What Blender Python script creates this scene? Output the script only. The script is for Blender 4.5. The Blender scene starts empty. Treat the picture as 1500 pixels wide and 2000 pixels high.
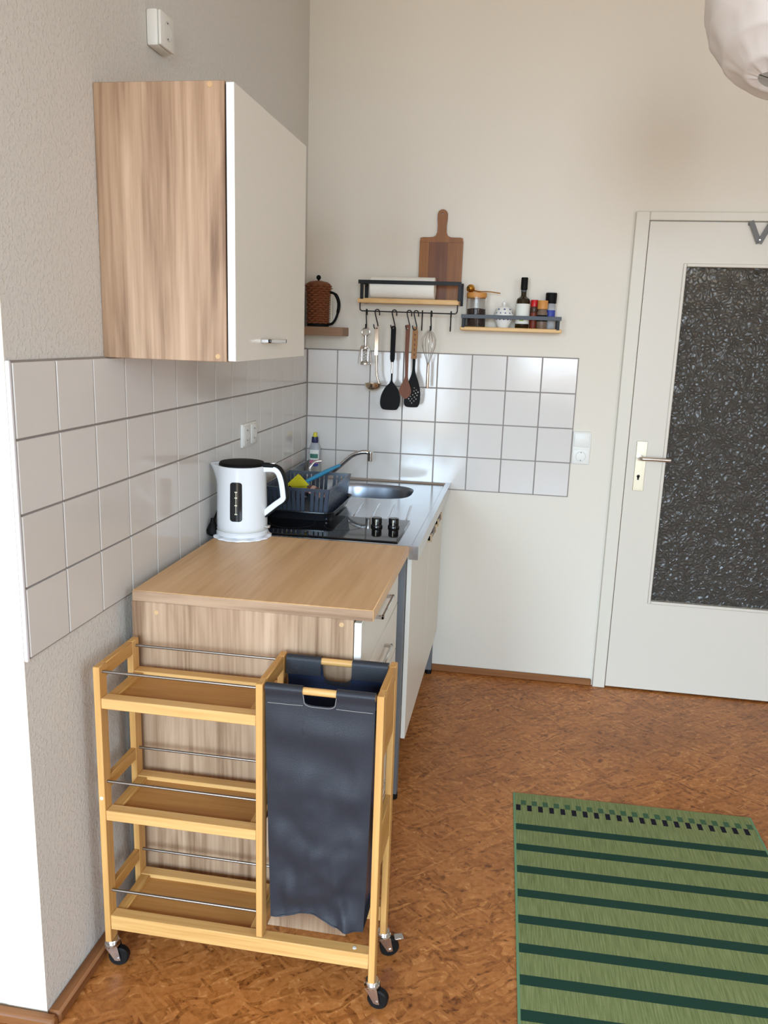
import bpy, bmesh, math, random
from mathutils import Vector, Matrix, noise
from mathutils.geometry import tessellate_polygon
R = math.radians
PI = math.pi
random.seed(7)
scene = bpy.context.scene
COL = scene.collection

# ---------------------------------------------------------------- camera
cam_d = bpy.data.cameras.new('camera')
cam_d.sensor_fit = 'VERTICAL'
cam_d.sensor_height = 36.0
cam_d.lens = 1583.4 / 2000.0 * 36.0
cam_d.clip_start = 0.05
cam = bpy.data.objects.new('camera', cam_d)
COL.objects.link(cam)
yaw, pitch, roll = -0.1593, 0.2155, 0.0334
fw = Vector((math.sin(yaw) * math.cos(pitch), math.cos(yaw) * math.cos(pitch), -math.sin(pitch)))
rt0 = Vector((math.cos(yaw), -math.sin(yaw), 0))
up0 = rt0.cross(fw)
rt = rt0 * math.cos(roll) + up0 * math.sin(roll)
up = -rt0 * math.sin(roll) + up0 * math.cos(roll)
mw = Matrix((rt, up, -fw)).transposed().to_4x4()
mw.translation = Vector((0.9721, -3.6532, 1.569))
cam.matrix_world = mw
scene.camera = cam

# ---------------------------------------------------------------- colour management, world, daylight
vs = scene.view_settings
vs.view_transform = 'Standard'
vs.look = 'None'
vs.gamma = 1.0
vs.use_curve_mapping = False
vs.exposure = 0.2

def lin(c):
    return tuple(((x / 255.0) / 12.92 if x / 255.0 <= 0.04045 else ((x / 255.0 + 0.055) / 1.055) ** 2.4) for x in c)

world = bpy.data.worlds.new('sky')
scene.world = world
world.use_nodes = True
wb = world.node_tree.nodes['Background']
wb.inputs['Color'].default_value = (0.62, 0.78, 1.0, 1)
wb.inputs['Strength'].default_value = 1.0

def area(name, loc, sx, sy, target, energy, color, spread=180):
    d = bpy.data.lights.new(name, 'AREA')
    d.shape = 'RECTANGLE'
    d.size, d.size_y = sx, sy
    d.energy = energy
    d.color = color
    d.spread = R(spread)
    o = bpy.data.objects.new(name, d)
    COL.objects.link(o)
    o.location = loc
    o.rotation_euler = (Vector(target) - Vector(loc)).to_track_quat('-Z', 'Y').to_euler()
    return o

WY = -7.6                      # rear wall with the two windows
WINS = [(-1.2, 0.1), (0.9, 2.2)]
WZ = (0.85, 2.95)
WSILL = [0.10, 0.85]           # the left one is a glazed balcony door
for i, (a, b) in enumerate(WINS):
    cx = (a + b) / 2
    e = (1.0, 0.95)[i]
    # sky light falling in and down (cool), light thrown up from the sunlit street (warm)
    z0 = WSILL[i] + .05
    zc, hh_ = (z0 + WZ[1]) / 2, WZ[1] - z0
    area('window_sky_light', (cx, WY + 0.03, zc), 1.3, hh_, (cx + 0.2, WY + 4, zc - 3.2), 146 * e, (0.52, 0.765, 1.0), 104)
    area('window_ground_light', (cx, WY + 0.04, zc), 1.3, hh_, (cx + 0.2, WY + 4, zc + 1.5), 27 * e, (1.0, 0.74, 0.46), 130)
# added light from the right, set in an unseen window made up for it
RWY = (-5.0, -3.8)
area('window_side_light', (3.36, sum(RWY) / 2, 1.9), 1.2, 2.0, (0.4, -2.2, 1.0), 30, (0.74, 0.88, 1.0), 150)

# ---------------------------------------------------------------- materials
def new_mat(name):
    m = bpy.data.materials.new(name)
    m.use_nodes = True
    nt = m.node_tree
    return m, nt, nt.nodes['Principled BSDF'], nt.nodes, nt.links

def setin(b, key, val):
    if key in b.inputs:
        b.inputs[key].default_value = val

def plain(name, c, rough=0.5, metal=0.0, spec=0.5, trans=0.0, ior=1.45, bump=0.0, bscale=60, var=0.0, vscale=6, coat=0.0, stretch=(1, 1, 1)):
    m, nt, b, N, L = new_mat(name)
    col = lin(c)
    b.inputs['Base Color'].default_value = (*col, 1)
    b.inputs['Roughness'].default_value = rough
    b.inputs['Metallic'].default_value = metal
    setin(b, 'Specular IOR Level', spec)
    setin(b, 'Transmission Weight', trans)
    setin(b, 'Coat Weight', coat)
    b.inputs['IOR'].default_value = ior
    tc = N.new('ShaderNodeTexCoord')
    mp = N.new('ShaderNodeMapping')
    mp.inputs['Scale'].default_value = stretch
    L.new(tc.outputs['Object'], mp.inputs['Vector'])
    if var > 0:
        n = N.new('ShaderNodeTexNoise')
        n.inputs['Scale'].default_value = vscale
        n.inputs['Detail'].default_value = 4
        L.new(mp.outputs[0], n.inputs['Vector'])
        mx = N.new('ShaderNodeMix')
        mx.data_type = 'RGBA'
        mx.inputs[6].default_value = (*[x * (1 - var) for x in col], 1)
        mx.inputs[7].default_value = (*[min(1, x * (1 + var)) for x in col], 1)
        L.new(n.outputs['Fac'], mx.inputs[0])
        L.new(mx.outputs[2], b.inputs['Base Color'])
    if bump > 0:
        n2 = N.new('ShaderNodeTexNoise')
        n2.inputs['Scale'].default_value = bscale
        n2.inputs['Detail'].default_value = 3
        L.new(mp.outputs[0], n2.inputs['Vector'])
        bp = N.new('ShaderNodeBump')
        bp.inputs['Strength'].default_value = bump
        bp.inputs['Distance'].default_value = 0.01
        L.new(n2.outputs['Fac'], bp.inputs['Height'])
        L.new(bp.outputs[0], b.inputs['Normal'])
    return m

def wood(name, stops, axis='z', rough=0.5, scale=1.0, distort=1.0, fine=0.35, bump=0.05, spec=0.35):
    """laminate / timber: noise drawn out along the grain axis"""
    m, nt, b, N, L = new_mat(name)
    tc = N.new('ShaderNodeTexCoord')
    s = [7.0 * scale] * 3
    s['xyz'.index(axis)] = 0.55 * scale
    mp = N.new('ShaderNodeMapping')
    mp.inputs['Scale'].default_value = s
    L.new(tc.outputs['Object'], mp.inputs['Vector'])
    n1 = N.new('ShaderNodeTexNoise')
    n1.inputs['Scale'].default_value = 1.6
    n1.inputs['Detail'].default_value = 5
    n1.inputs['Roughness'].default_value = 0.55
    n1.inputs['Distortion'].default_value = distort
    L.new(mp.outputs[0], n1.inputs['Vector'])
    s2 = [90.0 * scale] * 3
    s2['xyz'.index(axis)] = 3.0 * scale
    mp2 = N.new('ShaderNodeMapping')
    mp2.inputs['Scale'].default_value = s2
    L.new(tc.outputs['Object'], mp2.inputs['Vector'])
    n2 = N.new('ShaderNodeTexNoise')
    n2.inputs['Scale'].default_value = 1.0
    n2.inputs['Detail'].default_value = 3
    L.new(mp2.outputs[0], n2.inputs['Vector'])
    mixf = N.new('ShaderNodeMix')
    mixf.data_type = 'FLOAT'
    mixf.inputs[0].default_value = fine
    L.new(n1.outputs['Fac'], mixf.inputs[2])
    L.new(n2.outputs['Fac'], mixf.inputs[3])
    cr = N.new('ShaderNodeValToRGB')
    L.new(mixf.outputs[0], cr.inputs[0])
    el = cr.color_ramp.elements
    while len(el) < len(stops):
        el.new(0.5)
    for e, (p, c) in zip(el, stops):
        e.position = p
        e.color = (*lin(c), 1)
    L.new(cr.outputs[0], b.inputs['Base Color'])
    b.inputs['Roughness'].default_value = rough
    setin(b, 'Specular IOR Level', spec)
    if bump:
        bp = N.new('ShaderNodeBump')
        bp.inputs['Strength'].default_value = bump
        bp.inputs['Distance'].default_value = 0.005
        L.new(n2.outputs['Fac'], bp.inputs['Height'])
        L.new(bp.outputs[0], b.inputs['Normal'])
    return m

def wallpaper(name, c, strength, scale, lumps=True):
    """woodchip paper: sparse raised flecks over a softly rough ground"""
    m, nt, b, N, L = new_mat(name)
    b.inputs['Base Color'].default_value = (*lin(c), 1)
    b.inputs['Roughness'].default_value = 0.85
    setin(b, 'Specular IOR Level', 0.2)
    tc = N.new('ShaderNodeTexCoord')
    n = N.new('ShaderNodeTexNoise')
    n.inputs['Scale'].default_value = scale
    n.inputs['Detail'].default_value = 4
    n.inputs['Roughness'].default_value = 0.6
    L.new(tc.outputs['Object'], n.inputs['Vector'])
    cr = N.new('ShaderNodeValToRGB')
    cr.color_ramp.elements[0].position = 0.5
    cr.color_ramp.elements[1].position = 0.75 if lumps else 1.0
    L.new(n.outputs['Fac'], cr.inputs[0])
    bp = N.new('ShaderNodeBump')
    bp.inputs['Strength'].default_value = strength
    bp.inputs['Distance'].default_value = 0.006
    L.new(cr.outputs[0], bp.inputs['Height'])
    L.new(bp.outputs[0], b.inputs['Normal'])
    return m

def osb_floor():
    """chipboard: four layers of long thin strands laid at different angles"""
    m, nt, b, N, L = new_mat('osb_board')
    tc = N.new('ShaderNodeTexCoord')
    dn = N.new('ShaderNodeTexNoise')
    dn.inputs['Scale'].default_value = 9
    dn.inputs['Detail'].default_value = 2
    L.new(tc.outputs['Object'], dn.inputs['Vector'])
    dv = N.new('ShaderNodeVectorMath')
    dv.operation = 'MULTIPLY_ADD'
    dv.inputs[1].default_value = (0.05, 0.05, 0)
    L.new(dn.outputs['Color'], dv.inputs[0])
    L.new(tc.outputs['Object'], dv.inputs[2])
    prev = None
    for ang, sx, sy, w in ((12, 13, 52, 1), (63, 15, 64, .5), (118, 13, 58, .5), (160, 20, 92, .42), (38, 16, 120, .3), (140, 14, 130, .25)):
        mp = N.new('ShaderNodeMapping')
        mp.vector_type = 'POINT'
        mp.inputs['Rotation'].default_value = (0, 0, R(ang))
        L.new(dv.outputs[0], mp.inputs['Vector'])
        sc = N.new('ShaderNodeVectorMath')
        sc.operation = 'MULTIPLY'
        sc.inputs[1].default_value = (sx, sy, 1)
        L.new(mp.outputs[0], sc.inputs[0])
        vo = N.new('ShaderNodeTexVoronoi')
        vo.voronoi_dimensions = '2D'
        vo.inputs['Scale'].default_value = 1
        L.new(sc.outputs[0], vo.inputs['Vector'])
        sp = N.new('ShaderNodeSeparateColor')
        L.new(vo.outputs['Color'], sp.inputs[0])
        if prev is None:
            prev = sp.outputs[0]
        else:
            # only some strands of this layer lie on top
            gt = N.new('ShaderNodeMath')
            gt.operation = 'GREATER_THAN'
            gt.inputs[1].default_value = 1 - w
            L.new(sp.outputs[1], gt.inputs[0])
            mx = N.new('ShaderNodeMix')
            mx.data_type = 'FLOAT'
            L.new(gt.outputs[0], mx.inputs[0])
            L.new(prev, mx.inputs[2])
            L.new(sp.outputs[0], mx.inputs[3])
            prev = mx.outputs[0]
    fn = N.new('ShaderNodeTexNoise')
    fn.inputs['Scale'].default_value = 55
    fn.inputs['Detail'].default_value = 5
    fn.inputs['Roughness'].default_value = 0.7
    L.new(tc.outputs['Object'], fn.inputs['Vector'])
    mx = N.new('ShaderNodeMix')
    mx.data_type = 'FLOAT'
    mx.inputs[0].default_value = 0.68
    L.new(prev, mx.inputs[2])
    L.new(fn.outputs['Fac'], mx.inputs[3])
    cr = N.new('ShaderNodeValToRGB')
    L.new(mx.outputs[0], cr.inputs[0])
    el = cr.color_ramp.elements
    stops = [(0.27, (102, 54, 20)), (0.35, (150, 90, 40)), (0.52, (176, 110, 54)), (0.66, (190, 124, 66)), (0.78, (222, 162, 98))]
    while len(el) < len(stops):
        el.new(0.5)
    for e, (p, c) in zip(el, stops):
        e.position = p
        e.color = (*lin(c), 1)
    # larger worn and stained areas
    sn = N.new('ShaderNodeTexNoise')
    sn.inputs['Scale'].default_value = 2.2
    sn.inputs['Detail'].default_value = 5
    L.new(tc.outputs['Object'], sn.inputs['Vector'])
    m2 = N.new('ShaderNodeMix')
    m2.data_type = 'RGBA'
    m2.blend_type = 'MULTIPLY'
    m2.inputs[0].default_value = 0.55
    sr = N.new('ShaderNodeValToRGB')
    sr.color_ramp.elements[0].position = 0.3
    sr.color_ramp.elements[0].color = (0.55, 0.5, 0.5, 1)
    sr.color_ramp.elements[1].position = 0.62
    sr.color_ramp.elements[1].color = (1, 1, 1, 1)
    L.new(sn.outputs['Fac'], sr.inputs[0])
    L.new(cr.outputs[0], m2.inputs[6])
    L.new(sr.outputs[0], m2.inputs[7])
    L.new(m2.outputs[2], b.inputs['Base Color'])
    b.inputs['Roughness'].default_value = 0.42
    setin(b, 'Specular IOR Level', 0.4)
    bp = N.new('ShaderNodeBump')
    bp.inputs['Strength'].default_value = 0.12
    bp.inputs['Distance'].default_value = 0.004
    L.new(mx.outputs[0], bp.inputs['Height'])
    L.new(bp.outputs[0], b.inputs['Normal'])
    return m

def rug_mat():
    """flat weave: stripes and a double row of checks laid out in the rug's own metres (x across, -y down from the far edge)"""
    m, nt, b, N, L = new_mat('rug_weave')
    tc = N.new('ShaderNodeTexCoord')
    sp = N.new('ShaderNodeSeparateXYZ')
    L.new(tc.outputs['Object'], sp.inputs[0])
    def math_(op, a, bb=None, c=None):
        n = N.new('ShaderNodeMath')
        n.operation = op
        for i, v in enumerate((a, bb, c)):
            if v is None:
                continue
            if isinstance(v, (int, float)):
                n.inputs[i].default_value = v
            else:
                L.new(v, n.inputs[i])
        return n.outputs[0]
    u = sp.outputs[0]
    v = math_('MULTIPLY', sp.outputs[1], -1.0)
    def band(val, lo, hi):
        return math_('MULTIPLY', math_('GREATER_THAN', val, lo), math_('LESS_THAN', val, hi))
    ph = math_('FRACT', math_('DIVIDE', math_('SUBTRACT', v, 0.187), 0.1098))
    stripe = math_('MULTIPLY', math_('LESS_THAN', ph, 0.31), math_('MULTIPLY', math_('GREATER_THAN', v, 0.18), math_('LESS_THAN', v, 1.32)))
    pu = math_('FRACT', math_('DIVIDE', math_('SUBTRACT', u, 0.009), 0.0373))
    low = math_('MULTIPLY', band(pu, 0.0, 0.42), band(v, 0.074, 0.109))
    uppr = math_('MULTIPLY', band(pu, 0.44, 0.93), band(v, 0.045, 0.074))
    uppr = math_('MULTIPLY', uppr, band(u, 0.0, 0.79))
    edge = math_('ADD', math_('LESS_THAN', u, 0.007), math_('GREATER_THAN', u, 0.793))
    mpn = N.new('ShaderNodeMapping')
    mpn.inputs['Scale'].default_value = (260, 14, 1)
    L.new(tc.outputs['Object'], mpn.inputs['Vector'])
    n1 = N.new('ShaderNodeTexNoise')
    n1.inputs['Scale'].default_value = 1
    n1.inputs['Detail'].default_value = 4
    L.new(mpn.outputs[0], n1.inputs['Vector'])
    cr = N.new('ShaderNodeValToRGB')
    cr.color_ramp.elements[0].position = 0.3
    cr.color_ramp.elements[0].color = (*lin((102, 112, 68)), 1)
    cr.color_ramp.elements[1].position = 0.72
    cr.color_ramp.elements[1].color = (*lin((136, 144, 96)), 1)
    L.new(n1.outputs['Fac'], cr.inputs[0])
    def mixc(a, c, f):
        mx = N.new('ShaderNodeMix')
        mx.data_type = 'RGBA'
        L.new(f, mx.inputs[0])
        L.new(a, mx.inputs[6])
        mx.inputs[7].default_value = (*lin(c), 1)
        return mx.outputs[2]
    c = mixc(cr.outputs[0], (34, 62, 50), stripe)
    c = mixc(c, (66, 94, 68), uppr)
    c = mixc(c, (28, 24, 36), low)
    c = mixc(c, (106, 140, 104), edge)
    L.new(c, b.inputs['Base Color'])
    b.inputs['Roughness'].default_value = 0.9
    setin(b, 'Specular IOR Level', 0.15)
    mp2 = N.new('ShaderNodeMapping')
    mp2.inputs['Scale'].default_value = (500, 330, 1)
    L.new(tc.outputs['Object'], mp2.inputs['Vector'])
    n2 = N.new('ShaderNodeTexNoise')
    n2.inputs['Scale'].default_value = 1
    L.new(mp2.outputs[0], n2.inputs['Vector'])
    bp = N.new('ShaderNodeBump')
    bp.inputs['Strength'].default_value = 0.3
    bp.inputs['Distance'].default_value = 0.003
    L.new(n2.outputs['Fac'], bp.inputs['Height'])
    L.new(bp.outputs[0], b.inputs['Normal'])
    return m

def pattern_glass():
    """obscured cast glass with a crinkled leaf-like relief"""
    m, nt, b, N, L = new_mat('obscured_glass')
    tc = N.new('ShaderNodeTexCoord')
    dn = N.new('ShaderNodeTexNoise')
    dn.inputs['Scale'].default_value = 14
    L.new(tc.outputs['Object'], dn.inputs['Vector'])
    dv = N.new('ShaderNodeVectorMath')
    dv.operation = 'MULTIPLY_ADD'
    dv.inputs[1].default_value = (0.06, 0.06, 0.06)
    L.new(dn.outputs['Color'], dv.inputs[0])
    L.new(tc.outputs['Object'], dv.inputs[2])
    vo = N.new('ShaderNodeTexVoronoi')
    vo.feature = 'DISTANCE_TO_EDGE'
    vo.inputs['Scale'].default_value = 56
    L.new(dv.outputs[0], vo.inputs['Vector'])
    cr = N.new('ShaderNodeValToRGB')
    cr.color_ramp.elements[0].position = 0.0
    cr.color_ramp.elements[0].color = (1, 1, 1, 1)
    cr.color_ramp.elements[1].position = 0.3
    cr.color_ramp.elements[1].color = (0, 0, 0, 1)
    L.new(vo.outputs['Distance'], cr.inputs[0])
    bp = N.new('ShaderNodeBump')
    bp.inputs['Strength'].default_value = 0.8
    bp.inputs['Distance'].default_value = 0.004
    L.new(cr.outputs[0], bp.inputs['Height'])
    L.new(bp.outputs[0], b.inputs['Normal'])
    b.inputs['Base Color'].default_value = (*lin((168, 162, 152)), 1)
    b.inputs['Roughness'].default_value = 0.3
    setin(b, 'Transmission Weight', 0.9)
    setin(b, 'Specular IOR Level', 0.55)
    b.inputs['IOR'].default_value = 1.5
    return m

SON = [(0.30, (104, 76, 54)), (0.42, (142, 112, 86)), (0.52, (168, 138, 110)), (0.66, (190, 160, 132))]
M = {}
M['wall'] = wallpaper('wall_paint', (222, 214, 200), 0.10, 45, False)
M['wallchip'] = wallpaper('woodchip_wallpaper', (214, 209, 201), 0.38, 105)
M['ceil'] = plain('ceiling_paint', (235, 232, 226), 0.9)
M['floor'] = osb_floor()
M['tile'] = plain('glazed_tile', (211, 206, 200), 0.12, var=0.02, vscale=5, bump=0.02, bscale=25)
M['grout'] = plain('tile_grout', (146, 137, 131), 0.9)
M['edge'] = plain('tile_end_filler', (226, 224, 226), 0.7)
M['base'] = wood('baseboard_wood', [(0.3, (112, 70, 38)), (0.55, (142, 92, 52)), (0.75, (160, 108, 66))], 'x', 0.45)
M['basey'] = wood('baseboard_wood_long', [(0.3, (104, 64, 34)), (0.55, (132, 84, 48)), (0.75, (150, 100, 60))], 'y', 0.45)
M['sonz'] = wood('sonoma_oak_upright', SON, 'z', 0.5, 1.0, 1.4, 0.38)
M['sony'] = wood('sonoma_oak_lengthwise', [(0.25, (174, 132, 88)), (0.45, (206, 162, 112)), (0.6, (218, 176, 128)), (0.8, (230, 194, 150))], 'y', 0.38, 1.0, 1.2, 0.3)
M['sonx'] = wood('sonoma_oak_crosswise', SON, 'x', 0.5, 1.0, 1.0, 0.35)
M['white'] = plain('white_lacquer', (224, 218, 206), 0.4)
M['edgewhite'] = plain('white_edge_band', (244, 242, 240), 0.4)
M['dark'] = plain('dark_gap', (40, 34, 30), 0.8)
M['cap'] = plain('beige_cover_cap', (196, 160, 116), 0.5)
M['chrome'] = plain('chrome', (215, 215, 215), 0.18, 1.0)
M['steel'] = plain('brushed_steel', (196, 198, 202), 0.2, 1.0, bump=0.015, bscale=30)
M['steelbowl'] = plain('bowl_steel', (150, 156, 166), 0.28, 1.0)
M['greymetal'] = plain('grey_painted_metal', (112, 113, 115), 0.5, 0.1)
M['bamboo'] = wood('bamboo', [(0.25, (176, 124, 66)), (0.5, (202, 152, 88)), (0.75, (218, 174, 112))], 'z', 0.45, 1.6, 0.4, 0.4)
M['bambooy'] = wood('bamboo_cross', [(0.25, (166, 112, 54)), (0.5, (190, 140, 76)), (0.75, (208, 162, 100))], 'y', 0.45, 1.6, 0.4, 0.4)
M['bamboox'] = wood('bamboo_rail', [(0.25, (180, 130, 70)), (0.5, (206, 160, 98)), (0.75, (222, 180, 122))], 'x', 0.45, 1.6, 0.4, 0.4)
M['bambooin'] = wood('bamboo_panel', [(0.25, (150, 98, 46)), (0.5, (172, 120, 62)), (0.75, (188, 138, 78))], 'x', 0.5, 1.6, 0.5, 0.4)
M['bag'] = plain('charcoal_nylon', (41, 43, 49), 0.48, spec=0.38, bump=0.12, bscale=420)
M['bagin'] = plain('navy_coating', (44, 52, 76), 0.25, spec=0.6)
M['stitch'] = plain('grey_stitching', (150, 146, 140), 0.8)
M['black'] = plain('black_plastic', (11, 11, 11), 0.6, spec=0.18)
M['blackgl'] = plain('black_gloss', (14, 14, 16), 0.12)
M['hob'] = plain('black_glass_ceramic', (16, 16, 18), 0.05, spec=0.7)
M['blackmet'] = plain('black_powder_coat', (26, 26, 27), 0.5, spec=0.3)
M['railmet'] = plain('anthracite_rail', (70, 74, 80), 0.5, spec=0.4)
M['rubber'] = plain('black_rubber', (13, 13, 13), 0.55, spec=0.3)
M['barmet'] = plain('dull_steel_bar', (150, 143, 136), 0.34, 1.0)
M['kettle'] = plain('kettle_white', (222, 224, 226), 0.22, coat=0.3)
M['kwin'] = plain('smoked_window', (30, 32, 34), 0.12)
M['mark'] = plain('pale_print', (222, 214, 186), 0.5)
M['doily'] = plain('white_cloth', (238, 240, 244), 0.9, bump=0.3, bscale=300)
M['paper'] = plain('kitchen_paper', (240, 236, 226), 0.9, bump=0.15, bscale=120)
M['lantern'] = plain('rice_paper', (242, 240, 238), 0.85, bump=0.08, bscale=30, trans=0.0)
def translucent(m, fac):
    nt = m.node_tree
    b = nt.nodes['Principled BSDF']
    t = nt.nodes.new('ShaderNodeBsdfTranslucent')
    t.inputs[0].default_value = b.inputs['Base Color'].default_value
    x = nt.nodes.new('ShaderNodeMixShader')
    x.inputs[0].default_value = fac
    nt.links.new(b.outputs[0], x.inputs[1])
    nt.links.new(t.outputs[0], x.inputs[2])
    nt.links.new(x.outputs[0], nt.nodes['Material Output'].inputs[0])
translucent(M['lantern'], .25)
M['socket'] = plain('socket_white', (226, 224, 216), 0.4)
M['sockin'] = plain('socket_well', (206, 204, 198), 0.45)
M['hole'] = plain('socket_hole', (40, 38, 36), 0.7)
M['doorp'] = plain('door_paint', (212, 204, 190), 0.42, var=0.015, vscale=3)
M['frame'] = plain('door_frame_paint', (214, 207, 192), 0.45)
M['glass'] = pattern_glass()
M['pale'] = plain('pale_champagne_metal', (214, 208, 184), 0.3, 0.75)
M['lever'] = plain('lever_metal', (206, 198, 186), 0.25, 0.9)
M['rack'] = plain('dark_rack_plastic', (52, 60, 74), 0.3, spec=0.6)
M['trayp'] = plain('black_tray_plastic', (26, 27, 30), 0.22, spec=0.6)
M['yellow'] = plain('yellow_cloth', (222, 206, 40), 0.85, bump=0.2, bscale=200)
M['blue'] = plain('blue_plastic', (48, 136, 176), 0.35)
M['wicker'] = plain('wicker', (118, 66, 34), 0.6, var=0.5, vscale=90, stretch=(1, 1, 3))
M['ledge'] = wood('ledge_wood', [(0.3, (136, 104, 78)), (0.6, (150, 118, 92)), (0.8, (160, 130, 102))], 'x', 0.6)
M['pine'] = wood('shelf_pine', [(0.25, (188, 140, 82)), (0.5, (216, 174, 116)), (0.75, (230, 194, 140))], 'x', 0.5, 1.6)
M['walnut'] = wood('dark_acacia', [(0.3, (80, 38, 8)), (0.5, (106, 56, 14)), (0.7, (128, 74, 22))], 'z', 0.45, 1.4)
M['acacia'] = wood('light_acacia', [(0.3, (110, 62, 16)), (0.5, (136, 82, 24)), (0.7, (156, 100, 36))], 'z', 0.45, 1.4)
M['spoonw'] = wood('red_brown_wood', [(0.3, (92, 44, 16)), (0.6, (114, 60, 24)), (0.8, (130, 74, 32))], 'z', 0.5, 2)
M['handlew'] = wood('golden_beech', [(0.3, (130, 84, 36)), (0.6, (156, 108, 52)), (0.8, (172, 124, 66))], 'z', 0.5, 2)
M['ladle'] = plain('warm_steel', (206, 186, 164), 0.22, 1.0)
M['coffee'] = plain('ground_coffee', (48, 30, 22), 0.8, bump=0.4, bscale=300)
M['clear'] = plain('clear_glass', (250, 250, 250), 0.02, trans=1.0, ior=1.3)
M['gold'] = plain('brass', (196, 150, 70), 0.22, 1.0)
M['porc'] = plain('white_porcelain', (226, 224, 218), 0.15)
M['cobalt'] = plain('cobalt_glaze', (40, 58, 120), 0.15)
M['oil'] = plain('dark_green_glass', (34, 26, 12), 0.08, spec=0.7)
M['label'] = plain('white_label', (222, 222, 212), 0.6)
M['green'] = plain('green_print', (140, 170, 70), 0.6)
M['red'] = plain('red_cap', (196, 30, 34), 0.35)
M['paprika'] = plain('red_brown_spice', (122, 50, 28), 0.5)
M['orange'] = plain('wooden_cap', (196, 134, 66), 0.5)
M['pepper'] = plain('mixed_peppercorns', (112, 92, 76), 0.4, var=0.6, vscale=160)
M['bluelab'] = plain('blue_print', (52, 66, 150), 0.5)
M['navy'] = plain('navy_cap', (30, 32, 74), 0.35)
M['soapcap'] = plain('yellow_cap', (212, 196, 40), 0.4)
M['soapb'] = plain('bottle_plastic', (206, 208, 212), 0.12, trans=0.55, ior=1.2)
M['soapl'] = plain('yellow_soap', (176, 172, 50), 0.25)
M['pink'] = plain('pink_print', (206, 110, 140), 0.6)
M['teal'] = plain('green_print_dark', (60, 110, 96), 0.6)
M['brownst'] = plain('brown_stripe', (92, 62, 56), 0.85)
M['pinkst'] = plain('rose_stripe', (190, 156, 146), 0.85)
M['handbrown'] = plain('brown_handle', (74, 48, 34), 0.4)
M['handcream'] = plain('brass_bracket', (206, 186, 150), 0.3, 0.7)
M['rug'] = rug_mat()
M['vmetal'] = plain('grey_hook_metal', (104, 102, 98), 0.5, 0.0)
M['hall'] = plain('hall_paint', (120, 112, 100), 0.9)

# ---------------------------------------------------------------- mesh helpers
ORG = {}

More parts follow.
